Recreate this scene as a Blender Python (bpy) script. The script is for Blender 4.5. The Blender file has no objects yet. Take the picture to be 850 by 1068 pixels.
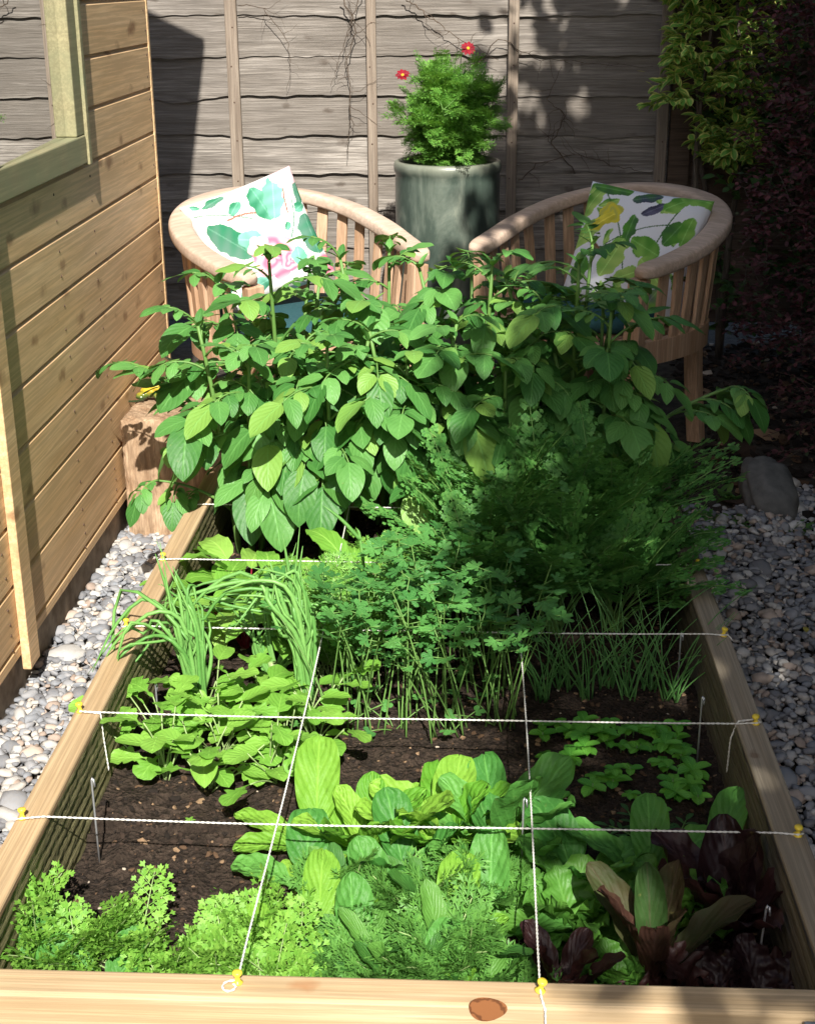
import bpy, math, random
import numpy as np
from mathutils import Vector, Matrix, Quaternion
rng = np.random.default_rng(7)
random.seed(7)
sc = bpy.context.scene
COL = sc.collection
PI = math.pi
R = math.radians

# ------------------------------------------------------------------ tagging
def tag(o, label=None, cat=None, group=None, kind=None):
    if label: o['label'] = label
    if cat: o['category'] = cat
    if group: o['group'] = group
    if kind: o['kind'] = kind
    return o

def thing(name, label, cat, loc=(0, 0, 0), rotz=0, group=None):
    o = bpy.data.objects.new(name, None)
    COL.objects.link(o)
    o.location = loc
    o.rotation_euler = (0, 0, rotz)
    o.empty_display_size = .05
    return tag(o, label, cat, group)

def copy_tree(o, parent=None):
    c = o.copy(); COL.objects.link(c)
    if parent is not None: c.parent = parent
    for ch in [x for x in bpy.data.objects if x.parent == o]:
        copy_tree(ch, c)
    return c

def dup(o, loc, rotz=0, label=None, group=None, scale=1.0):
    c = copy_tree(o)
    c.location = loc; c.rotation_euler = (0, 0, rotz); c.scale = (scale,) * 3
    if label: c['label'] = label
    if group: c['group'] = group
    return c

# ------------------------------------------------------------------ mesh buffer
class Buf:
    def __init__(s):
        s.V = []; s.Q = []; s.T = []; s.U = []; s.n = 0
    def add(s, V, quads=None, tris=None, uv=None):
        V = np.asarray(V, float)
        s.V.append(V)
        if quads is not None and len(quads): s.Q.append(np.asarray(quads, int) + s.n)
        if tris is not None and len(tris): s.T.append(np.asarray(tris, int) + s.n)
        s.U.append(np.full((len(V), 2), .5) if uv is None else np.asarray(uv, float))
        s.n += len(V)
    def box(s, x0, x1, y0, y1, z0, z1):
        V = [(x, y, z) for x in (x0, x1) for y in (y0, y1) for z in (z0, z1)]
        s.add(V, [(0, 1, 3, 2), (4, 6, 7, 5), (0, 4, 5, 1), (2, 3, 7, 6), (0, 2, 6, 4), (1, 5, 7, 3)])
    def obox(s, c, ax, ay, az, hx, hy, hz):
        c = np.array(c, float)
        V = [c + np.array(ax) * hx * i + np.array(ay) * hy * j + np.array(az) * hz * k for i in (-1, 1) for j in (-1, 1) for k in (-1, 1)]
        s.add(V, [(0, 1, 3, 2), (4, 6, 7, 5), (0, 4, 5, 1), (2, 3, 7, 6), (0, 2, 6, 4), (1, 5, 7, 3)])
    def tube(s, P, r, n=5, cap=True):
        P = np.asarray(P, float); m = len(P)
        r = np.full(m, r) if np.isscalar(r) else np.asarray(r, float)
        T = np.gradient(P, axis=0); T /= np.linalg.norm(T, axis=1)[:, None] + 1e-9
        ref = np.array([0, 0, 1.]) if abs(T[:, 2]).mean() < .8 else np.array([1., 0, 0])
        A = np.cross(T, ref); A /= np.linalg.norm(A, axis=1)[:, None] + 1e-9
        B = np.cross(T, A)
        a = np.linspace(0, 2 * PI, n, endpoint=False)
        V = P[:, None, :] + r[:, None, None] * (np.cos(a)[None, :, None] * A[:, None, :] + np.sin(a)[None, :, None] * B[:, None, :])
        V = V.reshape(-1, 3)
        i = np.arange(m - 1)[:, None] * n; j = np.arange(n)[None, :]; k = (j + 1) % n
        Q = np.stack([i + j, i + k, i + n + k, i + n + j], -1).reshape(-1, 4)
        tr = []
        if cap:
            V = np.vstack([V, P[0], P[-1]])
            tr = [(m * n, (x + 1) % n, x) for x in range(n)] + [(m * n + 1, (m - 1) * n + x, (m - 1) * n + (x + 1) % n) for x in range(n)]
        s.add(V, Q, tr)
    def lathe(s, prof, n=32, c=(0, 0, 0)):
        prof = np.array(prof, float); m = len(prof)
        a = np.linspace(0, 2 * PI, n, endpoint=False)
        V = np.stack([prof[:, 0, None] * np.cos(a), prof[:, 0, None] * np.sin(a), np.repeat(prof[:, 1, None], n, 1)], -1).reshape(-1, 3) + np.array(c)
        i = np.arange(m - 1)[:, None] * n; j = np.arange(n)[None, :]; k = (j + 1) % n
        s.add(V, np.stack([i + j, i + k, i + n + k, i + n + j], -1).reshape(-1, 4))
    def sweep(s, P, sec, up=(0, 0, 1), scale=None):
        """sec: (k,2) section (side, up)"""
        P = np.asarray(P, float); m = len(P); sec = np.asarray(sec, float); n = len(sec)
        T = np.gradient(P, axis=0); T /= np.linalg.norm(T, axis=1)[:, None]
        S = np.cross(T, np.array(up, float)); S /= np.linalg.norm(S, axis=1)[:, None]
        N = np.cross(S, T)
        sc_ = np.ones(m) if scale is None else np.asarray(scale)
        V = P[:, None] + sc_[:, None, None] * (sec[None, :, 0, None] * S[:, None] + sec[None, :, 1, None] * N[:, None])
        V = np.vstack([V.reshape(-1, 3), P[0], P[-1]])
        i = np.arange(m - 1)[:, None] * n; j = np.arange(n)[None, :]; k = (j + 1) % n
        Q = np.stack([i + j, i + k, i + n + k, i + n + j], -1).reshape(-1, 4)
        tr = [(m * n, (x + 1) % n, x) for x in range(n)] + [(m * n + 1, (m - 1) * n + x, (m - 1) * n + (x + 1) % n) for x in range(n)]
        s.add(V, Q, tr)
    def ball(s, c, r, n=10, m=7):
        r = np.array(r if not np.isscalar(r) else (r, r, r), float)
        th = np.linspace(0.001, PI - .001, m); a = np.linspace(0, 2 * PI, n, endpoint=False)
        V = np.stack([np.sin(th)[:, None] * np.cos(a), np.sin(th)[:, None] * np.sin(a), np.repeat(np.cos(th)[:, None], n, 1)], -1).reshape(-1, 3) * r + np.array(c)
        i = np.arange(m - 1)[:, None] * n; j = np.arange(n)[None, :]; k = (j + 1) % n
        s.add(V, np.stack([i + j, i + n + j, i + n + k, i + k], -1).reshape(-1, 4))
    def merge(s, o, M=None):
        if not o.V: return
        V = np.vstack(o.V)
        if M is not None:
            A = np.array(M); V = V @ A[:3, :3].T + A[:3, 3]
        s.add(V, np.vstack(o.Q) if o.Q else None, np.vstack(o.T) if o.T else None, np.vstack(o.U))
    def build(s, name, mat, parent=None, smooth=True, bevel=0, seg=2, colors=None):
        me = bpy.data.meshes.new(name)
        V = np.vstack(s.V).astype(np.float32)
        Q = np.vstack(s.Q) if s.Q else np.zeros((0, 4), int)
        T = np.vstack(s.T) if s.T else np.zeros((0, 3), int)
        me.vertices.add(len(V)); me.vertices.foreach_set('co', V.ravel())
        loops = np.concatenate([Q.ravel(), T.ravel()]).astype(np.int32)
        me.loops.add(len(loops)); me.loops.foreach_set('vertex_index', loops)
        st = np.concatenate([np.arange(len(Q)) * 4, len(Q) * 4 + np.arange(len(T)) * 3]).astype(np.int32)
        me.polygons.add(len(st)); me.polygons.foreach_set('loop_start', st)
        me.update(calc_edges=True)
        uvl = me.uv_layers.new(name='UVMap')
        uvl.data.foreach_set('uv', np.vstack(s.U)[loops].astype(np.float32).ravel())
        if colors is not None:
            ca = me.color_attributes.new('Col', 'FLOAT_COLOR', 'POINT')
            ca.data.foreach_set('color', np.asarray(colors, np.float32).ravel())
        me.polygons.foreach_set('use_smooth', [bool(smooth)] * len(st))
        me.validate(); me.update()
        ob = bpy.data.objects.new(name, me); COL.objects.link(ob)
        me.materials.append(mat)
        if parent is not None: ob.parent = parent
        if bevel:
            md = ob.modifiers.new('bevel', 'BEVEL'); md.width = bevel; md.segments = seg; md.limit_method = 'ANGLE'
            if smooth:
                for p in me.polygons: p.use_smooth = False
        return ob

# ------------------------------------------------------------------ materials
MATS = {}
class NT:
    def __init__(s, name):
        s.m = bpy.data.materials.new(name); s.m.use_nodes = True
        s.t = s.m.node_tree; s.t.nodes.clear()
        s.out = s.t.nodes.new('ShaderNodeOutputMaterial')
        MATS[name] = s.m
    def n(s, typ, **kw):
        nd = s.t.nodes.new('ShaderNode' + typ)
        for k, v in kw.items():
            if k.startswith('i_'): nd.inputs[k[2:].replace('_', ' ')].default_value = v
            else: setattr(nd, k, v)
        return nd
    def l(s, a, b): s.t.links.new(a, b)
    def math(s, op, a, b=None, c=None):
        nd = s.t.nodes.new('ShaderNodeMath'); nd.operation = op
        for i, x in enumerate((a, b, c)):
            if x is None: continue
            if hasattr(x, 'is_linked'): s.l(x, nd.inputs[i])
            else: nd.inputs[i].default_value = x
        return nd.outputs[0]
    def mix(s, f, a, b, mode='MIX'):
        nd = s.t.nodes.new('ShaderNodeMix'); nd.data_type = 'RGBA'; nd.blend_type = mode
        for sock, x in ((nd.inputs[0], f), (nd.inputs[6], a), (nd.inputs[7], b)):
            if hasattr(x, 'is_linked'): s.l(x, sock)
            elif isinstance(x, (int, float)): sock.default_value = x
            else: sock.default_value = (*x[:3], 1)
        return nd.outputs[2]
    def ramp(s, fac, stops, interp='LINEAR'):
        nd = s.t.nodes.new('ShaderNodeValToRGB'); cr = nd.color_ramp; cr.interpolation = interp
        while len(cr.elements) < len(stops): cr.elements.new(.5)
        for e, (p, c) in zip(cr.elements, stops):
            e.position = p; e.color = (*c, 1) if len(c) == 3 else c
        s.l(fac, nd.inputs[0]); return nd.outputs[0]
    def coord(s, scale=(1, 1, 1), kind='Object', loc=(0, 0, 0)):
        tc = s.n('TexCoord'); mp = s.n('Mapping'); mp.inputs['Scale'].default_value = scale; mp.inputs['Location'].default_value = loc
        s.l(tc.outputs[kind], mp.inputs[0]); return mp.outputs[0]
    def noise(s, vec, scale, detail=4, rough=.55, dist=0):
        nd = s.n('TexNoise'); nd.inputs['Scale'].default_value = scale; nd.inputs['Detail'].default_value = detail
        nd.inputs['Roughness'].default_value = rough; nd.inputs['Distortion'].default_value = dist
        if vec is not None: s.l(vec, nd.inputs['Vector'])
        return nd.outputs['Fac']
    def fin(s, color, rough=.6, bump=None, bs=.3, bd=.002, spec=.5, trans=None, tcol=None, coat=0, metal=0):
        p = s.n('BsdfPrincipled')
        for sock, x in ((p.inputs['Base Color'], color), (p.inputs['Roughness'], rough)):
            if hasattr(x, 'is_linked'): s.l(x, sock)
            elif isinstance(x, (int, float)): sock.default_value = x
            else: sock.default_value = (*x[:3], 1)
        p.inputs['Specular IOR Level'].default_value = spec
        p.inputs['Coat Weight'].default_value = coat
        p.inputs['Metallic'].default_value = metal
        nrm = None
        if bump is not None:
            b = s.n('Bump'); b.inputs['Strength'].default_value = bs; b.inputs['Distance'].default_value = bd
            s.l(bump, b.inputs['Height']); nrm = b.outputs[0]; s.l(nrm, p.inputs['Normal'])
        o = p.outputs[0]
        if trans:
            t = s.n('BsdfTranslucent')
            if hasattr(tcol, 'is_linked'): s.l(tcol, t.inputs[0])
            else: t.inputs[0].default_value = (*tcol, 1)
            mx = s.n('MixShader'); mx.inputs[0].default_value = trans
            s.l(o, mx.inputs[1]); s.l(t.outputs[0], mx.inputs[2]); o = mx.outputs[0]
        s.l(o, s.out.inputs[0]); return s.m

def wood(name, ca, cb, axis='X', grain=60, stretch=.05, knots=.0, rough=.65, bs=.4, kcol=(.12, .05, .02), isl=.25, algae=None, blotch=.25, bd=.002, fine=.45):
    t = NT(name)
    ai = 'XYZ'.index(axis)
    scl = [1, 1, 1]; scl[ai] = stretch
    g = t.n('NewGeometry')
    rnd = g.outputs['Random Per Island']
    cx = t.n('CombineXYZ'); 
    t.l(t.math('MULTIPLY', rnd, 7.3), cx.inputs[0]); t.l(t.math('MULTIPLY', rnd, 3.1), cx.inputs[1]); t.l(t.math('MULTIPLY', rnd, 5.7), cx.inputs[2])
    tc = t.n('TexCoord'); ad = t.n('VectorMath', operation='ADD'); t.l(tc.outputs['Object'], ad.inputs[0]); t.l(cx.outputs[0], ad.inputs[1])
    mp = t.n('Mapping'); mp.inputs['Scale'].default_value = scl; t.l(ad.outputs[0], mp.inputs[0])
    gr = t.noise(mp.outputs[0], grain, 6, .6, .4)
    col = t.ramp(gr, [(.32, cb), (.62, ca)])
    scl2 = [1, 1, 1]; scl2[ai] = stretch * .35
    mp2 = t.n('Mapping'); mp2.inputs['Scale'].default_value = scl2; t.l(ad.outputs[0], mp2.inputs[0])
    fg = t.noise(mp2.outputs[0], grain * 5.5, 5, .65, .2)
    col = t.mix(t.ramp(fg, [(.44, (fine, fine, fine)), (.60, (0, 0, 0))]), col, tuple(x * .42 for x in cb))
    bl = t.noise(ad.outputs[0], 4, 3)
    col = t.mix(t.math('MULTIPLY', t.math('SUBTRACT', bl, .35), blotch * 2.5), col, tuple(x * .55 for x in cb))
    col = t.mix(t.math('MULTIPLY', rnd, isl), col, tuple(x * .72 for x in cb))
    if knots:
        s2 = [7, 7, 7]; s2[ai] = 3.2
        mk = t.n('Mapping'); mk.inputs['Scale'].default_value = s2; t.l(ad.outputs[0], mk.inputs[0])
        vo = t.n('TexVoronoi'); vo.inputs['Scale'].default_value = 1.0; t.l(mk.outputs[0], vo.inputs['Vector'])
        nz = t.noise(ad.outputs[0], 40, 2)
        d = t.math('ADD', vo.outputs['Distance'], t.math('MULTIPLY', t.math('SUBTRACT', nz, .5), .12))
        kn = t.ramp(d, [(knots * .5, (1, 1, 1)), (knots * 1.6, (0, 0, 0))])
        col = t.mix(t.math('MULTIPLY', kn, .75), col, kcol)
        mk2 = t.n('Mapping'); mk2.inputs['Scale'].default_value = [q * 2.1 for q in s2]; mk2.inputs['Location'].default_value = (3.3, 1.7, 5.1); t.l(ad.outputs[0], mk2.inputs[0])
        vo2 = t.n('TexVoronoi'); vo2.inputs['Scale'].default_value = 1.0; t.l(mk2.outputs[0], vo2.inputs['Vector'])
        kn2 = t.ramp(t.math('ADD', vo2.outputs['Distance'], t.math('MULTIPLY', t.math('SUBTRACT', nz, .5), .3)), [(knots * .7, (.65, .65, .65)), (knots * 2.4, (0, 0, 0))])
        col = t.mix(kn2, col, kcol)
    if algae:
        an = t.noise(ad.outputs[0], 9, 4)
        col = t.mix(t.ramp(an, [(.35, (0, 0, 0)), (.6, (.8, .8, .8))]), col, algae)
    return t.fin(col, rough, t.math('MULTIPLY_ADD', fg, .6, gr), bs, bd, spec=.3)

def leafm(name, c1, c2, rough=.5, trans=.28, vein=.35, tc=None, edge=None, vf=9, vlight=1.7, spec=.4, rnd2=None, bd=.0015, wear=.25):
    t = NT(name)
    g = t.n('NewGeometry'); rnd = g.outputs['Random Per Island']
    nz = t.noise(t.coord(), 22, 3)
    f = t.math('MULTIPLY_ADD', nz, .9, t.math('MULTIPLY_ADD', rnd, 1.3, -.62))
    col = t.mix(f, c1, c2)
    bn = t.noise(t.coord(), 75, 3, .7)
    col = t.mix(t.ramp(bn, [(.66, (0, 0, 0)), (.76, (wear, wear, wear))]), col, (.34, .30, .09))
    if rnd2:
        col = t.mix(t.ramp(t.math('FRACT', t.math('MULTIPLY', rnd, 13.7)), [(.86, (0, 0, 0)), (.93, (1, 1, 1))]), col, rnd2)
    uv = t.n('UVMap'); sp = t.n('SeparateXYZ'); t.l(uv.outputs[0], sp.inputs[0])
    au = t.math('ABSOLUTE', t.math('SUBTRACT', sp.outputs[0], .5))
    mid = t.ramp(au, [(.0, (1, 1, 1)), (.045, (0, 0, 0))])
    sv = t.math('SINE', t.math('MULTIPLY', t.math('MULTIPLY_ADD', au, -.9, sp.outputs[1]), vf * 2 * PI))
    svm = t.ramp(sv, [(.80, (0, 0, 0)), (1.0, (1, 1, 1))])
    col = t.mix(t.math('MULTIPLY', t.math('MAXIMUM', mid, t.math('MULTIPLY', svm, .3)), vein), col, tuple(min(1, x * vlight + .03) for x in c2))
    if edge:
        en = t.math('ADD', au, t.math('MULTIPLY', t.math('SUBTRACT', nz, .5), .25))
        col = t.mix(t.ramp(en, [(.27, (0, 0, 0)), (.36, (1, 1, 1))]), col, edge)
    bmp = t.math('ADD', t.math('MULTIPLY', sv, .25), t.math('SUBTRACT', t.noise(t.coord(), 130, 2), t.math('MULTIPLY', mid, .6)))
    tcl = t.mix(.5, col, tc or (.35, .5, .05))
    return t.fin(col, rough, bmp, .5, bd, spec=spec, trans=trans, tcol=tcl)

nail_m = None
shed_w = wood('shed_pine', (.86, .60, .34), (.77, .50, .25), 'Y', 30, .07, knots=.085, rough=.6, bs=.15, kcol=(.20, .09, .035), isl=.22)
win_w = wood('treated_green_pine', (.42, .37, .21), (.33, .29, .16), 'Y', 30, .07, rough=.6, bs=.15, algae=(.24, .25, .14), isl=.2)
bed_w = wood('bed_pine', (.72, .56, .36), (.60, .42, .23), 'X', 42, .04, knots=.05, rough=.6, bs=.35, kcol=(.36, .13, .04), isl=.1, blotch=.5)
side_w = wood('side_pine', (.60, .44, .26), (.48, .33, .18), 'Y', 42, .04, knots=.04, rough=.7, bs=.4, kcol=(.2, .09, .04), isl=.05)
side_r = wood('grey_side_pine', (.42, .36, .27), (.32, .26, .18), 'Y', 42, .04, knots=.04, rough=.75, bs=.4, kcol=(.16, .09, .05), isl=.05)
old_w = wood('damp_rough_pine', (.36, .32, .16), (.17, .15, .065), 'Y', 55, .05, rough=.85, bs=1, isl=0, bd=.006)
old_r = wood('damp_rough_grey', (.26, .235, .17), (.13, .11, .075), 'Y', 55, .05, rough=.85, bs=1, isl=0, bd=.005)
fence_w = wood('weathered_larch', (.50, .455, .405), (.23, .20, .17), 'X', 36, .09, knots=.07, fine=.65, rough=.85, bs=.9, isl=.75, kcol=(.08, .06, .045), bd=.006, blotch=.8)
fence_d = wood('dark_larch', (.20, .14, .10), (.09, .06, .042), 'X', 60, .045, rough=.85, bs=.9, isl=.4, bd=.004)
batt_w = wood('weathered_batten', (.40, .33, .26), (.24, .185, .14), 'Z', 60, .05, knots=.03, rough=.85, bs=.8, isl=.3, kcol=(.08, .06, .05), bd=.003)
teak = wood('teak', (.66, .45, .30), (.50, .30, .175), 'Z', 30, .08, rough=.55, bs=.15, isl=.25, blotch=.1)
teak_r = wood('greyed_teak', (.68, .52, .41), (.58, .43, .32), 'X', 18, .4, rough=.6, bs=.25, isl=0, blotch=.45, fine=.35)
log_w = wood('split_sleeper', (.60, .43, .28), (.30, .18, .10), 'Z', 30, .3, knots=.03, rough=.85, bs=1, isl=0, kcol=(.12, .06, .035), blotch=.45, bd=.006)
twig_m = wood('dry_twig', (.16, .115, .08), (.07, .05, .035), 'Z', 80, .2, rough=.9, isl=.2)
bark_m = wood('bark', (.17, .14, .11), (.07, .055, .04), 'Z', 40, .2, rough=.9, bs=1, isl=0, bd=.01)

def simple(name, col, rough=.5, spec=.5, metal=0, coat=0, nscale=0, ncol=None, bs=.2):
    t = NT(name)
    if nscale:
        nz = t.noise(t.coord(), nscale, 5)
        return t.fin(t.mix(t.ramp(nz, [(.35, (0, 0, 0)), (.65, (1, 1, 1))]), col, ncol), rough, nz, bs, .002, spec, metal=metal, coat=coat)
    return t.fin(col, rough, spec=spec, metal=metal, coat=coat)
string_m = simple('cotton_string', (.80, .79, .74), .9, .1, nscale=300, ncol=(.66, .64, .58))
pin_y = simple('yellow_plastic', (.86, .66, .06), .35, .5)
pin_b = simple('black_plastic', (.02, .02, .025), .3, .5)
nail_m = simple('rusty_nail', (.10, .06, .04), .6, .4)
steel = simple('galvanised_wire', (.62, .63, .65), .4, .5, metal=.7)
slate_m = simple('slate', (.12, .135, .16), .6, .4, nscale=60, ncol=(.08, .09, .11))
conc_m = simple('concrete', (.30, .25, .20), .9, .2, nscale=25, ncol=(.16, .125, .095), bs=.9)
plas_g = simple('algae_stone', (.10, .10, .095), .9, .2, nscale=30, ncol=(.17, .165, .155), bs=1)
teal_f = simple('teal_canvas', (.03, .09, .10), .9, .2, nscale=200, ncol=(.02, .07, .08))
roof_m = simple('roofing_felt', (.06, .06, .055), .9, .2, nscale=200, ncol=(.09, .09, .08))
dark_m = simple('dark_interior', (.02, .018, .015), .9, .1)

def soil_mat():
    t = NT('soil_mat'); v = t.coord()
    a = t.noise(v, 55, 8, .7); b = t.noise(v, 8, 4)
    col = t.ramp(a, [(.3, (.016, .012, .009)), (.52, (.055, .040, .030)), (.70, (.11, .078, .057))])
    col = t.mix(t.math('MULTIPLY', b, .35), col, (.03, .02, .015))
    vo = t.n('TexVoronoi'); vo.inputs['Scale'].default_value = 160; t.l(v, vo.inputs['Vector'])
    h = t.math('ADD', a, t.math('MULTIPLY', vo.outputs['Distance'], .5))
    return t.fin(col, .95, h, 1, .012, spec=.15)
soil_m = soil_mat()
def ground_mat():
    t = NT('ground_mat'); v = t.coord()
    a = t.noise(v, 30, 8, .7)
    return t.fin(t.ramp(a, [(.3, (.025, .02, .016)), (.7, (.10, .085, .07))]), .95, a, 1, .01, spec=.15)
ground_m = ground_mat()
def pebble_mat():
    t = NT('pebbles'); g = t.n('NewGeometry'); rnd = g.outputs['Random Per Island']
    col = t.ramp(rnd, [(0, (.17, .18, .20)), (.2, (.29, .30, .32)), (.40, (.46, .45, .43)), (.54, (.36, .28, .23)), (.60, (.50, .47, .43)), (.72, (.23, .25, .28)), (.88, (.50, .40, .33)), (.95, (.64, .62, .59)), (1, (.18, .17, .17))], 'CONSTANT')
    nz = t.noise(t.coord(), 150, 5, .7)
    col = t.mix(t.math('MULTIPLY', t.math('SUBTRACT', nz, .3), .8), col, (.30, .25, .20))
    return t.fin(col, .8, nz, .4, .001, spec=.3)
peb_m = pebble_mat()
def crumb_mat():
    t = NT('crumbs'); g = t.n('NewGeometry'); rnd = g.outputs['Random Per Island']
    col = t.ramp(rnd, [(0, (.02, .015, .012)), (.5, (.045, .03, .022)), (.80, (.10, .06, .035)), (.92, (.26, .17, .10)), (.985, (.45, .38, .30))], 'CONSTANT')
    return t.fin(col, .9, spec=.2)
crumb_m = crumb_mat()
def glaze_mat():
    t = NT('green_glaze'); v = t.coord((1, 1, .35))
    a = t.noise(v, 9, 6, .65, .6); b = t.noise(t.coord(), 60, 3)
    col = t.ramp(a, [(.3, (.030, .046, .038)), (.48, (.065, .09, .072)), (.60, (.15, .18, .145)), (.72, (.30, .32, .25))])
    sp = t.n('SeparateXYZ'); t.l(t.coord(), sp.inputs[0])
    rim = t.ramp(t.math('ADD', sp.outputs[2], t.math('MULTIPLY', a, .04)), [(.60, (0, 0, 0)), (.625, (1, 1, 1))])
    col = t.mix(t.math('MULTIPLY', rim, .7), col, (.24, .25, .19))
    return t.fin(col, .35, b, .3, .002, spec=.5, coat=.25)
glaze_m = glaze_mat()
def glass_mat():
    t = NT('window_glass')
    d = t.n('BsdfDiffuse'); d.inputs[0].default_value = (.02, .02, .018, 1)
    g = t.n('BsdfGlossy'); g.inputs['Roughness'].default_value = .005; g.inputs[0].default_value = (.92, .93, .93, 1)
    m = t.n('MixShader'); m.inputs[0].default_value = .88
    t.l(d.outputs[0], m.inputs[1]); t.l(g.outputs[0], m.inputs[2]); t.l(m.outputs[0], t.out.inputs[0])
    return t.m
glass_m = glass_mat()
def attr_mat(name, rough=.85, weave=900):
    t = NT(name); a = t.n('Attribute'); a.attribute_name = 'Col'
    b = t.noise(t.coord(), weave, 2); c = t.noise(t.coord(), 14, 3)
    return t.fin(a.outputs['Color'], rough, t.math('ADD', t.math('MULTIPLY', b, .15), c), .5, .008, spec=.2)
cush_m = attr_mat('printed_cotton')

# leaf materials
L_potato = leafm('potato_leaf', (.05, .18, .035), (.13, .33, .075), .5, .2, .35, vf=6, rnd2=(.20, .38, .07))
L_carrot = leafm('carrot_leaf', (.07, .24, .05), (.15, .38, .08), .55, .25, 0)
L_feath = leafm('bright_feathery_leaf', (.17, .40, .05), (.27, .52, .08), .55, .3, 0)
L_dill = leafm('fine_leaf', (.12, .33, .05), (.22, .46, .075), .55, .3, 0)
L_miz = leafm('mizuna_leaf', (.05, .17, .03), (.12, .30, .05), .5, .28, .3)
L_cor = leafm('coriander_leaf', (.06, .22, .05), (.12, .34, .075), .5, .28, .3, vf=4)
L_rocket = leafm('rocket_leaf', (.17, .40, .05), (.27, .52, .08), .5, .3, .3, vf=5)
L_beet = leafm('beet_leaf', (.17, .40, .05), (.29, .52, .09), .45, .3, .5, vf=6)
L_let = leafm('lettuce_leaf', (.12, .34, .03), (.26, .50, .06), .52, .33, .4, vf=7, spec=.25, bd=.003)
L_pak = leafm('pakchoi_leaf', (.06, .22, .04), (.12, .33, .06), .5, .25, .45, vf=6, spec=.25, bd=.003)
L_lollo = leafm('green_lollo_leaf', (.07, .22, .03), (.14, .34, .05), .5, .3, .2)
L_red = leafm('red_lettuce_leaf', (.018, .006, .008), (.05, .018, .016), .5, .12, .4, tc=(.18, .05, .03), vlight=1.3, vf=7)
L_redg = leafm('half_red_lettuce_leaf', (.035, .08, .02), (.06, .028, .02), .6, .15, .3, tc=(.15, .15, .04), vf=7, spec=.15)
L_onion = leafm('onion_leaf', (.14, .36, .08), (.24, .50, .13), .4, .25, 0)
L_chive = leafm('chive_leaf', (.08, .24, .06), (.15, .36, .10), .4, .2, 0)
L_basil = leafm('seedling_leaf', (.09, .34, .04), (.18, .50, .06), .25, .28, .35, vf=5)
L_mari = leafm('marigold_leaf', (.03, .12, .03), (.06, .18, .04), .5, .2, .3)
L_priv = leafm('privet_leaf', (.13, .33, .05), (.22, .46, .08), .35, .25, .3, edge=(.65, .66, .18))
L_berb = leafm('barberry_leaf', (.085, .028, .034), (.17, .055, .060), .55, .2, .1, tc=(.2, .06, .05), rnd2=(.05, .09, .03))
L_dark = leafm('shrub_leaf', (.025, .075, .02), (.05, .12, .03), .5, .2, .2)
L_tree = leafm('tree_leaf', (.035, .10, .02), (.07, .17, .03), .5, .2, .2)
L_weed = leafm('weed_leaf', (.05, .15, .03), (.10, .22, .04), .5, .25, .2)
L_dead = leafm('fallen_leaf', (.45, .38, .05), (.50, .42, .10), .6, .1, .2)
stem_g = simple('green_stem', (.13, .26, .06), .5, .4)
stem_p = simple('pale_stem', (.30, .42, .16), .5, .4)
stem_r = simple('beet_stem', (.24, .015, .035), .4, .5)
petal_m = leafm('red_petal', (.20, .004, .015), (.30, .008, .02), .5, .15, .2, tc=(.6, .03, .03))
disc_m = simple('yellow_disc', (.75, .45, .03), .7, .3, nscale=600, ncol=(.55, .28, .02))

# ------------------------------------------------------------------ leaf builders
def P_ov(v): return (np.maximum(v, 0) ** .55) * (np.maximum(1 - v, 0) ** .8) / .52
def P_spoon(v):
    w = np.where(v < .3, .14 + .1 * v, .17 + .83 * np.sin(np.clip((v - .3) / .7, 0, 1) ** .75 * PI * .98 * .5 / .5 * .86))
    return np.where(v > .985, .25, np.maximum(w, .1))
def P_let(v):
    t = np.clip((v - .22) / .78, 0, 1)
    e = np.sqrt(np.maximum(1 - np.abs((t - .56) / np.where(t < .56, .60, .445)) ** 2.3, 0.0))
    return np.maximum(np.where(v < .24, .17 + .15 * v, .22), e) * np.where(v > .975, .5, 1)
def P_wide(v): return np.maximum(.22, np.sin(np.clip(v * .86 + .1, 0, 1) * PI) ** .6) * np.where(v > .99, .55, 1)
def P_ell(v): return np.sqrt(np.maximum(1 - (2 * v - 1) ** 2, 0)) * .98 + .02
def P_lan(v): return np.sin(np.clip(v, 0, 1) * PI) ** .8 + .01
def P_rock(v): 
    b = P_spoon(v); return b * np.where(v < .65, .55 + .65 * np.abs(np.sin(v * PI * 4.6)), 1.05)
def P_beet(v): return P_ov(np.clip((v - .12) / .88, 0, 1)) + .05

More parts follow.
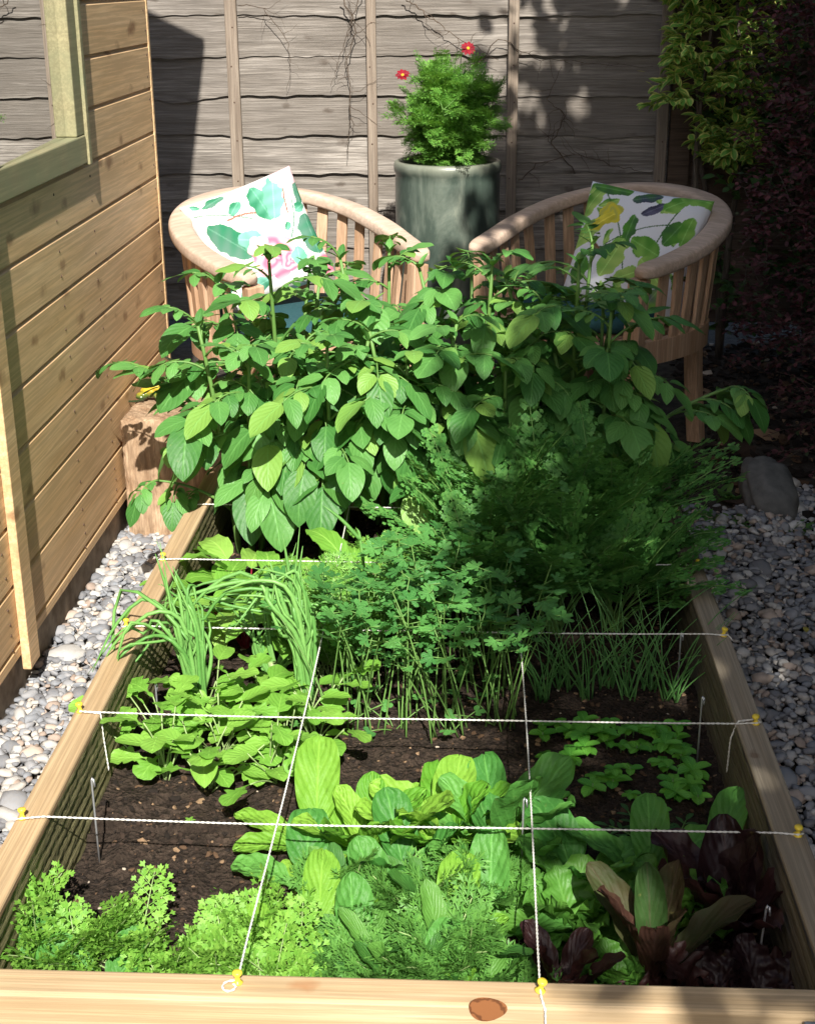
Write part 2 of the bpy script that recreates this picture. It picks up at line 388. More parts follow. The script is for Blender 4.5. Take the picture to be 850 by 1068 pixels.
def blade(b, base, yaw, a0, L, W, prof=P_ov, bend=.6, cup=.25, ruf=0, rf=4, roll=0, nv=6, nu=4, twist=0, crk=0):
    v = np.linspace(0, 1, nv + 1); u = np.linspace(-1, 1, nu + 1)
    ang = a0 - bend * v
    am = (ang[1:] + ang[:-1]) / 2; ds = L / nv
    r = np.concatenate([[0], np.cumsum(np.cos(am)) * ds]); z = np.concatenate([[0], np.cumsum(np.sin(am)) * ds])
    w = prof(v) * W / 2
    ph = rng.uniform(0, 6.28)
    UU, VV = np.meshgrid(u, v)
    wv = w[:, None]
    rr = roll + twist * v[:, None]
    off = cup * wv * UU ** 2
    if ruf: off = off + ruf * W * np.abs(UU) ** 1.6 * np.sin(rf * 2 * PI * VV + ph + (UU > 0) * 1.9) * np.minimum(1, VV * 4)
    if crk: off = off + crk * W * (np.sin(VV * 17 + ph + 2.2 * np.sin(UU * 3)) * np.cos(UU * 6.5 + ph * 2) + .6 * np.sin(VV * 31 + UU * 11 + ph)) * np.minimum(1, VV * 3)
    sx = UU * wv * (1 - .12 * abs(cup) * np.abs(UU))
    side = sx * np.cos(rr) - off * np.sin(rr); nn = sx * np.sin(rr) + off * np.cos(rr)
    X = r[:, None] - np.sin(ang)[:, None] * nn; Z = z[:, None] + np.cos(ang)[:, None] * nn
    c, s_ = math.cos(yaw), math.sin(yaw)
    V = np.stack([X * c - side * s_ + base[0], X * s_ + side * c + base[1], Z + base[2]], -1).reshape(-1, 3)
    n = nu + 1
    i = np.arange(nv)[:, None] * n; j = np.arange(nu)[None, :]
    Q = np.stack([i + j, i + j + 1, i + n + j + 1, i + n + j], -1).reshape(-1, 4)
    b.add(V, Q, None, np.stack([UU * .5 + .5, VV], -1).reshape(-1, 2))
    return V.reshape(nv + 1, n, 3)[-1, nu // 2]

def arc(base, yaw, a0, L, bend, n=6):
    v = np.linspace(0, 1, n + 1); ang = a0 - bend * (v[1:] + v[:-1]) / 2
    r = np.concatenate([[0], np.cumsum(np.cos(ang)) * L / n]); z = np.concatenate([[0], np.cumsum(np.sin(ang)) * L / n])
    return np.stack([base[0] + r * math.cos(yaw), base[1] + r * math.sin(yaw), base[2] + z], -1), a0 - bend * v

def at_arc(P, f):
    k = f * (len(P) - 1); i = min(int(k), len(P) - 2); return P[i] + (P[i + 1] - P[i]) * (k - i)

def potato_leaf(bl, bs, base, yaw, a0, L, big, droop=1.2):
    U = rng.uniform
    P, A = arc(base, yaw, a0, L, droop, 7)
    bs.tube(P, np.linspace(.0028, .0014, 8), 4)
    for f, s in ((.40, .50), (.64, .72), (.88, .86)):
        p = at_arc(P, f); af = a0 - droop * f
        for sg in (-1, 1):
            e = p + np.array([math.cos(yaw + sg * 1.2), math.sin(yaw + sg * 1.2), .1]) * .006
            blade(bl, e, yaw + sg * U(.75, 1.15), af * .5 + U(-.35, .15), big * s * U(.85, 1.1), big * s * U(.70, .84), P_ov, U(.4, 1.0), U(-.12, .22), .015, 2, sg * U(-.1, .35), 8, 4)
        if rng.random() < .5:
            p = at_arc(P, f - .1)
            for sg in (-1, 1): blade(bl, p, yaw + sg * 1.3, 0, .018, .014, P_ov, .3, .2, nv=4, nu=2)
    blade(bl, P[-1], yaw + U(-.2, .2), A[-1] * .9, big * U(1.1, 1.35), big * U(.92, 1.12), P_ov, U(.3, .9), U(-.1, .2), .015, 2, U(-.3, .3), 10, 6)

def frond(bl, base, yaw, a0, L, bend, W, np_=7, lobe=.008, lw=.0035, dens=4, start=.35, stem=.0011, bst=None, flat=1.):
    P, A = arc(base, yaw, a0, L, bend, 7)
    (bst or bl).tube(P, np.linspace(stem * 1.5, stem * .6, 8), 4, False)
    U = rng.uniform
    Vs = []; Qs = []; n0 = 0
    for k in range(np_):
        f = start + (1 - start) * (k + .5) / np_
        p = at_arc(P, f); a = np.interp(f, np.linspace(0, 1, len(A)), A)
        ax = np.array([math.cos(a) * math.cos(yaw), math.cos(a) * math.sin(yaw), math.sin(a)])
        sd = np.array([-math.sin(yaw), math.cos(yaw), 0.]); nn = np.cross(ax, sd)
        pl = W * (1 - ((f - start) / (1 - start)) ** 1.6) * U(.8, 1.15) + lobe
        for sg in (-1, 1):
            d = ax * .75 + sd * sg * .9 + nn * U(-.35, .35) * flat; d /= np.linalg.norm(d)
            e = np.cross(nn, d)
            nd = max(2, int(dens * pl / W + .5))
            for m in range(nd + 1):
                g = (m + .6) / (nd + .6); q = p + d * pl * g
                for s2 in ((-1, 1) if m < nd else (0,)):
                    t = d * .7 + e * s2 * .8 + nn * U(-.4, .4) * flat; t /= np.linalg.norm(t)
                    w = np.cross(nn, t) * lw
                    ll = lobe * (1.25 - .5 * g) * U(.8, 1.3)
                    Vs += [q, q + t * ll * .55 + w, q + t * ll, q + t * ll * .55 - w]
                    # side lobes
                    for s3 in (-1, 1):
                        t3 = t * .7 + np.cross(nn, t) * s3 * .7
                        w3 = np.cross(nn, t3) * lw * .7; q3 = q + t * ll * .3
                        Vs += [q3, q3 + t3 * ll * .35 + w3, q3 + t3 * ll * .65, q3 + t3 * ll * .35 - w3]
            # pinna rib
            w = np.cross(nn, d) * stem * .5
            Vs += [p - w, p + w, p + d * pl + w * .4, p + d * pl - w * .4]
    Vs = np.array(Vs)
    bl.add(Vs, np.arange(len(Vs)).reshape(-1, 4))

def fan_leaf(b, base, yaw, a, Rr, lobes=5, depth=.35, cup=.15, spread=2.2):
    """a flat lobed fan (coriander, parsley)"""
    n = lobes * 6 + 1
    th = np.linspace(-spread, spread, n)
    r = Rr * (1 - depth + depth * np.abs(np.sin(np.linspace(0, lobes * PI, n))) ** .45)
    r *= (1 - .12 * np.abs(np.cos(np.linspace(0, lobes * 3 * PI, n) + .6))) * (1 - .25 * (np.abs(th) / spread) ** 2)
    x = r * np.cos(th) + Rr * .15; y = r * np.sin(th)
    z = cup * (y ** 2 + .5 * (x - Rr * .4) ** 2) / Rr * rng.choice([-1, 1, 1]) + rng.normal(0, .03 * Rr, n)
    x = np.concatenate([[0], x * .5 + .08 * Rr, x]); y = np.concatenate([[0], y * .5, y]); z = np.concatenate([[0], z * .3, z])
    ca, sa = math.cos(a), math.sin(a)
    X = x * ca - z * sa; Z = x * sa + z * ca
    rl = rng.uniform(-.5, .5); y, Z = y * math.cos(rl) - Z * math.sin(rl) * .5, Z + y * math.sin(rl)
    c, s_ = math.cos(yaw), math.sin(yaw)
    V = np.stack([X * c - y * s_ + base[0], X * s_ + y * c + base[1], Z + base[2]], -1)
    T = [(0, 1 + i, 2 + i) for i in range(n - 1)]
    Q = [(1 + i, 1 + n + i, 2 + n + i, 2 + i) for i in range(n - 1)]
    uv = np.stack([.5 + .45 * np.sin(np.concatenate([[0], th, th]) * lobes * .5), np.concatenate([[0], np.full(n, .5), np.ones(n)])], -1)
    b.add(V, Q, T, uv)

# ------------------------------------------------------------------ camera, light, world
cam = bpy.data.cameras.new('camera'); co = bpy.data.objects.new('camera', cam); COL.objects.link(co)
f_, p_, yaw_, roll_ = 1472.11, .361343, -.04841, -.006313
fw = np.array([math.sin(yaw_) * math.cos(p_), math.cos(yaw_) * math.cos(p_), -math.sin(p_)])
r0 = np.array([math.cos(yaw_), -math.sin(yaw_), 0]); u0 = np.cross(r0, fw)
rr_ = r0 * math.cos(roll_) + u0 * math.sin(roll_); uu_ = -r0 * math.sin(roll_) + u0 * math.cos(roll_)
CP = np.array([.0743, -1.2059, 1.1727])
M = Matrix(((rr_[0], uu_[0], -fw[0], CP[0]), (rr_[1], uu_[1], -fw[1], CP[1]), (rr_[2], uu_[2], -fw[2], CP[2]), (0, 0, 0, 1)))
co.matrix_world = M
cam.sensor_fit = 'VERTICAL'; cam.sensor_height = 24; cam.lens = 24 * f_ / 1068
cam.clip_start = .05; cam.clip_end = 500
sc.camera = co
def onY(x, y, Y):
    d = fw + rr_ * (x - 425) / f_ - uu_ * (y - 534) / f_; return CP + d * (Y - CP[1]) / d[1]
def onZ(x, y, Z):
    d = fw + rr_ * (x - 425) / f_ - uu_ * (y - 534) / f_; return CP + d * (Z - CP[2]) / d[2]

EL = R(43); TX = -.11      # sun comes from behind the camera
sd = Vector((TX, math.cos(EL), -math.sin(EL))).normalized()
sun = bpy.data.lights.new('sun', 'SUN'); so = bpy.data.objects.new('sun', sun); COL.objects.link(so)
sun.energy = 5.0; sun.angle = R(.5); sun.color = (1, .955, .88)
so.rotation_euler = sd.to_track_quat('-Z', 'Y').to_euler(); so.location = (0, -8, 8)
w = bpy.data.worlds.new('World'); sc.world = w; w.use_nodes = True
nt = w.node_tree; nt.nodes.clear()
sky = nt.nodes.new('ShaderNodeTexSky'); sky.sky_type = 'NISHITA'; sky.sun_disc = False
sky.sun_elevation = EL; sky.sun_rotation = PI; sky.air_density = 1.0; sky.dust_density = 1.5
bg = nt.nodes.new('ShaderNodeBackground'); bg.inputs[1].default_value = .09
wo = nt.nodes.new('ShaderNodeOutputWorld'); nt.links.new(sky.outputs[0], bg.inputs[0]); nt.links.new(bg.outputs[0], wo.inputs[0])
sc.view_settings.view_transform = 'Standard'; sc.view_settings.look = 'None'; sc.view_settings.gamma = 1
sc.view_settings.exposure = .78
sc.render.engine = 'CYCLES'
sc.cycles.max_bounces = 7; sc.cycles.transparent_max_bounces = 4

# ------------------------------------------------------------------ ground, soil, gravel
def grid(x0, x1, y0, y1, nx, ny, zf):
    x = np.linspace(x0, x1, nx + 1); y = np.linspace(y0, y1, ny + 1); X, Y = np.meshgrid(x, y)
    Z = zf(X, Y); n = nx + 1
    i = np.arange(ny)[:, None] * n; j = np.arange(nx)[None, :]
    b = Buf(); b.add(np.stack([X, Y, Z], -1).reshape(-1, 3), np.stack([i + j, i + j + 1, i + n + j + 1, i + n + j], -1).reshape(-1, 4)); return b
_ph = rng.uniform(0, 6.28, (40, 3)); _k = rng.normal(0, 1, (40, 2))
def fnoise(X, Y, s, o=12, seed=0):
    Z = np.zeros_like(X)
    for i in range(o):
        k = _k[(i + seed) % 40] * s * (1 + .35 * i); Z = Z + np.sin(X * k[0] + Y * k[1] + _ph[(i + seed * 3) % 40, 0]) / (1 + .35 * i)
    return Z / 2.2
g = Buf(); g.add([(-60, -60, -.006), (60, -60, -.006), (60, 60, -.006), (-60, 60, -.006)], [(0, 1, 2, 3)])
tag(g.build('ground', ground_m, smooth=False), kind='structure')

SOIL = .10
def zsoil(X, Y):
    z = SOIL + .006 * fnoise(X, Y, 14) + .003 * fnoise(X, Y, 60, 14, 5) + .0018 * fnoise(X, Y, 190, 16, 9)
    crease = -.010 * np.exp(-((Y - .39 + .03 * X) / .006) ** 2) * (X < -.14)
    step = .010 / (1 + np.exp(-(Y - .39) / .004)) * (X < -.13) * (Y < .6)
    return z + crease + step
tag(grid(-.4355, .4355, -.03, 1.625, 300, 570, zsoil).build('soil', soil_m), kind='structure')

def ico(sub=1):
    t = (1 + 5 ** .5) / 2
    V = [(-1, t, 0), (1, t, 0), (-1, -t, 0), (1, -t, 0), (0, -1, t), (0, 1, t), (0, -1, -t), (0, 1, -t), (t, 0, -1), (t, 0, 1), (-t, 0, -1), (-t, 0, 1)]
    F = [(0, 11, 5), (0, 5, 1), (0, 1, 7), (0, 7, 10), (0, 10, 11), (1, 5, 9), (5, 11, 4), (11, 10, 2), (10, 7, 6), (7, 1, 8), (3, 9, 4), (3, 4, 2), (3, 2, 6), (3, 6, 8), (3, 8, 9), (4, 9, 5), (2, 4, 11), (6, 2, 10), (8, 6, 7), (9, 8, 1)]
    V = [np.array(v) / np.linalg.norm(v) for v in V]
    for _ in range(sub):
        c = {}; NF = []
        def mid(a, b):
            k = (min(a, b), max(a, b))
            if k not in c: m = V[a] + V[b]; V.append(m / np.linalg.norm(m)); c[k] = len(V) - 1
            return c[k]
        for a, b_, d in F:
            x, y, z = mid(a, b_), mid(b_, d), mid(d, a); NF += [(a, x, z), (b_, y, x), (d, z, y), (x, y, z)]
        F = NF
    return np.array(V), np.array(F)
ICO1, ICO0 = ico(1), ico(0)
def stones(C, S, base=ICO1, jit=.13, tilt=.5):
    """C centres, S sizes(n,3)"""
    V0, F0 = base; n = len(C)
    a = rng.uniform(0, 6.28, n); t = rng.normal(0, tilt, n)
    V = V0[None] * (1 + rng.normal(0, jit, (n, len(V0), 1))) * S[:, None, :]
    x, y, z = V[..., 0], V[..., 1], V[..., 2]
    y, z = y * np.cos(t)[:, None] - z * np.sin(t)[:, None], y * np.sin(t)[:, None] + z * np.cos(t)[:, None]
    x, y = x * np.cos(a)[:, None] - y * np.sin(a)[:, None], x * np.sin(a)[:, None] + y * np.cos(a)[:, None]
    V = np.stack([x, y, z], -1) + C[:, None, :]
    F = (F0[None] + (np.arange(n) * len(V0))[:, None, None]).reshape(-1, 3)
    b = Buf(); b.add(V.reshape(-1, 3), None, F); return b
def scatter(x0, x1, y0, y1, sp, zf=lambda x, y: 0 * x, layers=1):
    C = []
    for L in range(layers):
        nx = max(1, int((x1 - x0) / sp)); ny = int((y1 - y0) / sp)
        X, Y = np.meshgrid(np.linspace(x0, x1, nx), np.linspace(y0, y1, ny))
        X = X + rng.uniform(-.5, .5, X.shape) * sp * .95; Y = Y + rng.uniform(-.5, .5, X.shape) * sp * .95
        C.append(np.stack([X, Y, zf(X, Y) + L * sp * .45 + rng.uniform(-.1, .25, X.shape) * sp], -1).reshape(-1, 3))
    C = np.vstack(C); return C
def psize(n, s):
    k = rng.lognormal(-.04, .38, n) * s
    return np.stack([k * rng.uniform(.85, 1.35, n), k * rng.uniform(.7, 1.0, n), k * rng.uniform(.4, .65, n)], -1)
C = scatter(-.70, -.484, -.4, 2.25, .0138, lambda x, y: .004 + .0 * x, 2)
tag(stones(C, psize(len(C), .0082)).build('gravel', peb_m), kind='stuff')
C = scatter(.484, 1.35, -.3, 2.15, .0155, lambda x, y: .004 + .004 * fnoise(x, y, 9), 1)
C = C[C[:, 1] < 1.95 + .15 * np.sin(C[:, 0] * 9)]
C = C[~((C[:, 0] > .95) & (C[:, 1] > 1.55))]
C2 = scatter(.484, .80, .1, 1.9, .018, lambda x, y: .014 + .004 * fnoise(x, y, 9), 1)
C = np.vstack([C, C2])
tag(stones(C, psize(len(C), .0080)).build('gravel', peb_m), kind='stuff')
# crumbs of soil and bark on the bed
n = 14000
X = rng.uniform(-.43, .43, n); Y = rng.uniform(-.02, 1.6, n)
C = np.stack([X, Y, zsoil(X, Y) + .0005], -1); k = np.minimum(rng.lognormal(-.1, .5, n) * .0020, .0055)
b = stones(C, np.stack([k * 1.4, k, k * .7], -1), ICO0, .25)
n = 6000
X = rng.uniform(.7, 2., n); Y = rng.uniform(1.4, 3.55, n)
tag(b.build('soil_crumbs', crumb_m, smooth=False), kind='stuff')
C = np.stack([X, Y, .0 * X], -1); k = rng.lognormal(0, .6, n) * .006
tag(stones(C, np.stack([k * 1.4, k, k * .5], -1), ICO0, .25).build('bark_litter', crumb_m, smooth=False), kind='stuff')

# ------------------------------------------------------------------ raised bed
TOP = .22
bed = thing('raised_bed', 'long rectangular raised bed of thick pine boards divided into planting squares', 'raised bed', (0, 0, 0))
def sided_board(x0, x1, inner_left, top_mat, in_mat, nm):
    y0, y1 = -.0295, 1.665
    b = Buf(); b.box(x0, x1, y0 + .0005, y1, -.03, TOP)
    o = b.build(nm, top_mat, bed, bevel=.003)
    # rough damp sawn face on the inside of the same board, with ridges
    ny, nz = 300, 40
    ys = np.linspace(y0 + .002, y1 - .002, ny); zs = np.linspace(.05, TOP - .004, nz)
    YY, ZZ = np.meshgrid(ys, zs)
    d = .0012 + .0016 * np.abs(np.sin(ZZ * 190 + 1.5 * np.sin(YY * 3 + ZZ * 20)) ** 3) + .0008 * fnoise(YY * .3, ZZ, 300, 10, 3)
    XX = (x1 + d) if inner_left else (x0 - d)
    bb = Buf(); i = np.arange(nz - 1)[:, None] * ny; j = np.arange(ny - 1)[None, :]
    Q = np.stack([i + j, i + j + 1, i + ny + j + 1, i + ny + j], -1).reshape(-1, 4)
    if not inner_left: Q = Q[:, ::-1]
    bb.add(np.stack([XX, YY, ZZ], -1).reshape(-1, 3), Q)
    bb.build('rough_face', in_mat, o)
    return o
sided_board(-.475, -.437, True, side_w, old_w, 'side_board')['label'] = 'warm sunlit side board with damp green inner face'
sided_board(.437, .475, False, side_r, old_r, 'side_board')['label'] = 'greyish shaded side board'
b = Buf(); b.box(-.56, .56, -.069, -.0305, -.03, TOP + .001); fb = b.build('front_board', bed_w, bed, bevel=.004)
# knot set in the front board
kp = onY(508, 1052, -.0695)
t = NT('knot_wood')
v = t.coord((1, 1, 1), loc=(-kp[0], 0, -kp[2]))
ln = t.n('VectorMath', operation='LENGTH'); t.l(v, ln.inputs[0])
nz_ = t.noise(t.coord(), 60, 3)
rg = t.math('SINE', t.math('MULTIPLY', t.math('ADD', ln.outputs['Value'], t.math('MULTIPLY', nz_, .006)), 2200))
kn_m = t.fin(t.mix(t.ramp(rg, [(.2, (0, 0, 0)), (.9, (1, 1, 1))]), (.26, .105, .04), (.13, .05, .02)), .6, spec=.3)
b = Buf(); a = np.linspace(0, 2 * PI, 28, endpoint=False); rad = 1 + .06 * np.sin(a * 3 + 1)
V = [(kp[0], -.0705, kp[2])] + [(kp[0] + .019 * q * math.cos(x), -.0702, kp[2] + .0145 * q * math.sin(x)) for x, q in zip(a, rad)]
b.add(V, None, [(0, 1 + i, 1 + (i + 1) % 28) for i in range(28)]); kb = b.build('knot', kn_m, fb)
b = Buf(); b.box(-.436, .436, 1.63, 1.664, -.03, TOP - .002); b.build('back_board', side_w, bed, bevel=.003)
# slate offcut at the corner
p = onZ(843, 1052, TOP + .003)
b = Buf(); b.box(p[0] - .006, p[0] + .05, -.083, -.073, TOP - .13, TOP - .004)
tag(b.build('slate_offcut', slate_m, bevel=.001), 'small blue grey slate offcut leaning on the outside of the front board', 'slate')

# pins
def make_pin(mat, label):
    t = thing('push_pin', label, 'push pin')
    b = Buf(); b.lathe([(0, 0), (.0052, 0), (.0056, .0012), (.0035, .0022), (.0026, .005), (.0030, .0085), (.0048, .0100), (.0052, .0125), (.0040, .0138), (0, .0142)], 16)
    b.build('head', mat, t)
    b = Buf(); b.tube([(0, 0, -.006), (0, 0, .001)], .0005, 5); b.build('needle', steel, t)
    return t
pin0 = make_pin(pin_y, 'x'); used_pin = False
rows = [.243, .5106, .785, 1.059, 1.3333, 1.6]
wordsL = ['nearest to the camera', 'second from the front', 'third from the front', 'fourth from the front', 'fifth from the front']
pins = []
for k, y in enumerate(rows[:5]):
    pins.append((-.466, y, 'yellow push pin on the left board holding the string %s' % wordsL[k]))
    pins.append((.464, y, 'yellow push pin on the right board holding the string %s' % wordsL[k]))
FY = -.046
pins += [(-.157, FY, 'yellow push pin on the front board left of the knot, string looped over it'), (.148, FY, 'yellow push pin on the front board right of the knot')]
for i, (x, y, lb) in enumerate(pins):
    o = pin0 if i == 0 else copy_tree(pin0)
    o.location = (x, y, TOP + .0005 + (.001 if y < 0 else 0)); o['label'] = lb; o['group'] = 'yellow push pins holding the strings'
    o.rotation_euler = (rng.normal(0, .12), rng.normal(0, .12), 0)

def twist_string(name, P, label):
    """two strands twisted round a polyline"""
    P = np.array(P, float); seg = np.linalg.norm(np.diff(P, axis=0), axis=1); cum = np.concatenate([[0], np.cumsum(seg)])
    m = int(cum[-1] / .0022); s = np.linspace(0, cum[-1], m)
    Q = np.stack([np.interp(s, cum, P[:, i]) for i in range(3)], -1)
    T = np.gradient(Q, axis=0); T /= np.linalg.norm(T, axis=1)[:, None] + 1e-9
    ref = np.array([0, 0, 1.]) if abs(T[:, 2]).mean() < .8 else np.array([1., 0, 0])
    A = np.cross(T, ref); A /= np.linalg.norm(A, axis=1)[:, None] + 1e-9; B = np.cross(T, A)
    b = Buf()
    for ph in (0, PI):
        a = s / .0065 * PI + ph
        b.tube(Q + .00062 * (np.cos(a)[:, None] * A + np.sin(a)[:, None] * B), .00078, 5)
    o = b.build(name, string_m); return tag(o, label, 'string', 'white strings marking out the squares')
zs = TOP + .004
for k, y in enumerate(rows[:5]):
    P = [(-.466 - .006, y - .004, zs - .001), (-.466, y - .0045, zs)]
    P += [(x, y + (.0015 * math.sin(x * 9 + k)), zs - .0035 * (1 - (x / .46) ** 2) - .003 * (k == 1)) for x in np.linspace(-.44, .44, 9)]
    P += [(.464, y - .0045, zs), (.471, y, zs - .0015)]
    if k == 1:
        P = [(-.430, y - .012, .135), (-.434, y - .01, .19), (-.436, y - .006, TOP + .002), (-.455, y - .006, zs)] + P[1:]
        P += [(.464, y + .006, zs), (.440, y + .001, TOP + .003), (.430, y - .006, .20), (.428, y - .01, .15)]
    if k == 0: P = [(-.478, y + .002, TOP + .002)] + P
    if k == 2: P += [(.4775, y - .006, TOP - .004)]
    twist_string('grid_string', P, 'white string across the bed, %s' % wordsL[k])
for x, lb in ((-.157, 'white lengthwise string running back from the pin left of the knot'), (.148, 'white lengthwise string running back from the pin right of the knot')):
    P = [(x, FY, zs + .001)] + [(x + (.004 * math.sin(q * 3)), q, zs + .002 - .004 * math.sin(q / 1.65 * PI)) for q in np.linspace(.02, 1.6, 12)] + [(x, 1.648, TOP + .002)]
    if x > 0: P = [(x + .007, -.0715, TOP - .07), (x + .004, -.0715, TOP), (x + .001, -.06, zs)] + P
    else: P = [(x - .004, FY - .004, zs)] + [(x - .007 + .007 * math.cos(a), FY - .008 + .008 * math.sin(a), zs) for a in np.linspace(0, -PI * 1.4, 7)] + P
    twist_string('grid_string', P, lb)
twist_string('grid_string', [(-.16 + .005 * math.sin(q), 1.60, zs) for q in [0]] + [(-.44, 1.61, zs), (-.45, 1.61, zs)], 'short white string under the potato leaves at the back left') if False else None

# wire pegs: bent hairpins pushed in the soil
def peg(x, y, h, dx, label, lean=0):
    b = Buf(); z0 = .095
    P = [(x, y, z0), (x + lean * .5, y, z0 + h * .5), (x + lean, y, z0 + h), (x + lean + dx * .3, y, z0 + h + .003), (x + lean + dx, y, z0 + h + .001), (x + lean + dx * 1.2, y, z0 + h - .01)]
    b.tube(P, .0014, 6)
    tag(b.build('wire_peg', steel), label, 'wire peg', 'thin wire pegs standing in the soil')
peg(-.405, .335, .125, .003, 'wire peg in the bare sunny soil behind the nearest string')
peg(-.405, .70, .07, .002, 'wire peg beside the left board by the rocket leaves')
peg(.405, .60, .115, .003, 'wire peg in the shaded soil by the right board beside the oval seedlings')
peg(.405, .82, .11, .003, 'wire peg at the right end of the chives')
peg(.405, .135, .10, .004, 'thick wire peg beside the red lettuces at the right board', .004)
peg(.142, .30, .13, .004, 'wire peg where the lengthwise string crosses the nearest string')
peg(-.135, .37, .06, .003, 'short wire peg in the bare soil left of the spoon leaved lettuces')

# ------------------------------------------------------------------ shed
WX = -.70
shed = thing('garden_shed', 'pine clad garden shed with green framed window along the left side', 'shed', (0, 0, 0))
Y0, Y1 = -2.6, 2.27; EZ = 2.13; bx = WX - 1.3
b = Buf()
zb = .083; k = 0
zl = [.083, .11, .215, .32, .422, .524, .625, .73, .834, .935, 1.034] + [1.034 + .103 * i for i in range(1, 11)]
for z0, z1 in zip(zl[:-1], zl[1:]):
    spans = [(Y0, Y1)]
    if z1 > .84 and z0 < 1.5: spans = [(Y0, 1.035), (1.612, Y1)]
    for a_, c_ in spans:
        # shiplap profile swept along Y
        pr = [(WX - .014, z0 + .0005), (WX, z0 + .0005), (WX, z1 - .010), (WX - .006, z1 - .0045), (WX - .008, z1 - .0005), (WX - .014, z1 - .0005)]
        V = [(x, y, z) for y in (a_, c_) for x, z in pr]; n = len(pr)
        b.add(V, [(i, (i + 1) % n, n + (i + 1) % n, n + i) for i in range(n)], [(0, i + 1, i) for i in range(1, n - 1)] + [(n, n + i, n + i + 1) for i in range(1, n - 1)])
b.build('cladding', shed_w, shed, smooth=False)
b = Buf()
b.box(WX - .05, WX - .0145, Y0 + .01, 1.03, zb, EZ - .02); b.box(WX - .05, WX - .0145, 1.617, Y1 - .01, zb, EZ - .02)
b.box(WX - .05, WX - .0145, 1.031, 1.616, zb, .83); b.box(WX - .05, WX - .0145, 1.031, 1.616, 1.5, EZ - .02)
# far gable wall, near gable wall and back wall
for yy in (Y0 + .02, Y1 - .02):
    V = []
    for dy in (-.008, .008):
        V += [(WX - .051, yy + dy, zb), (bx, yy + dy, zb), (bx, yy + dy, EZ - .02), ((WX + bx) / 2, yy + dy, EZ + .33), (WX - .051, yy + dy, EZ - .02)]
    b.add(V, [(i, (i + 1) % 5, 5 + (i + 1) % 5, 5 + i) for i in range(5)] + [], [(0, 1, 2), (0, 2, 4), (2, 3, 4), (5, 7, 6), (5, 9, 7), (7, 9, 8)])
b.box(bx - .02, bx, Y0, Y1, zb, EZ)
b.build('inner_wall', shed_w, shed, smooth=False)
b = Buf(); b.box(WX - .03, WX + .002, Y1 + .0005, Y1 + .016, zb - .01, EZ); b.build('corner_trim', shed_w, shed, bevel=.002)
b = Buf(); b.box(WX + .0005, WX + .016, .955, 1.008, .055, EZ - .03); b.build('cover_strip', shed_w, shed, bevel=.002)
b = Buf(); b.box(bx, WX - .012, Y0 + .02, Y1 + .01, -.02, zb - .002); nm = Buf(); nm.ball((0, 0, 0), (.0015, .0028, .0028), 8, 5); nl0 = None
for zc in zl[:-1]:
    for yy in (2.245, 1.66, 1.40, .92):
        if yy in (1.40,) and zc > .8: continue
        for dz in (.028, .072):
            if zc + dz > 1.3: continue
            if nl0 is None: nl0 = nm.build('nail', nail_m, shed); q = nl0
            else: q = nl0.copy(); COL.objects.link(q)
            q.location = (WX + .0002, yy + rng.normal(0, .004), zc + dz + rng.normal(0, .003))
b.build('footing', conc_m, shed, bevel=.008)
# rough mortar fillet at the foot
# roof (eave very slightly closer to the wall at the far end)
b = Buf(); mx = (WX + bx) / 2
for sgn in (1, -1):
    e0 = WX + .085 if sgn > 0 else bx - .05
    e1 = WX + .085 if sgn > 0 else bx - .05
    V = [(e0, Y0 - .08, EZ), (e1, Y1 + .04, EZ), (mx, Y1 + .04, EZ + .36), (mx, Y0 - .08, EZ + .36)]
    V += [(x, y, z + .03) for x, y, z in V]
    b.add(V, [(0, 1, 2, 3), (4, 7, 6, 5), (0, 4, 5, 1), (1, 5, 6, 2), (2, 6, 7, 3), (3, 7, 4, 0)])
b.build('roof', roof_m, shed, smooth=False)
# window
wf = Buf()
wf.box(WX - .045, WX + .012, 1.036, 1.61, .836, .89)      # bottom rail
wf.box(WX - .045, WX + .010, 1.036, 1.61, 1.44, 1.495)
wf.box(WX - .045, WX + .010, 1.555, 1.611, .8905, 1.4395)
wf.box(WX - .045, WX + .010, 1.036, 1.09, .8905, 1.4395)
wo_ = wf.build('window', win_w, shed, bevel=.003)
b = Buf(); b.box(WX - .02, WX + .016, 1.613, 1.632, .832, 1.5); b.build('window_trim', win_w, wo_, bevel=.002)
b = Buf(); th = R(4.6); cy = 1.55
P0 = np.array([WX - .038 - .0, 1.0905]); P1 = np.array([WX - .038 + .465 * math.sin(th) * 0, 1.5545])
P0 = np.array([WX - .0425, 1.0905]); P1 = P0 + np.array([math.tan(-th) * 0, .464])
V = [(P0[0] + .0, P0[1], .89), (P1[0], P1[1], .89), (P1[0], P1[1], 1.44), (P0[0], P0[1], 1.44)]
PT = math.tan(th) * .232
PT = .008
V = [(WX - .003 - PT * SG, y, z) for y, z, SG in ((1.0905, .8905, -1), (1.5545, .8905, 1), (1.5545, 1.4395, 1), (1.0905, 1.4395, -1))]
V += [(x - .004, y, z) for x, y, z in V]
b.add(V, [(0, 1, 2, 3), (4, 7, 6, 5), (0, 4, 5, 1), (1, 5, 6, 2), (2, 6, 7, 3), (3, 7, 4, 0)])
b.build('pane', glass_m, wo_, smooth=False)

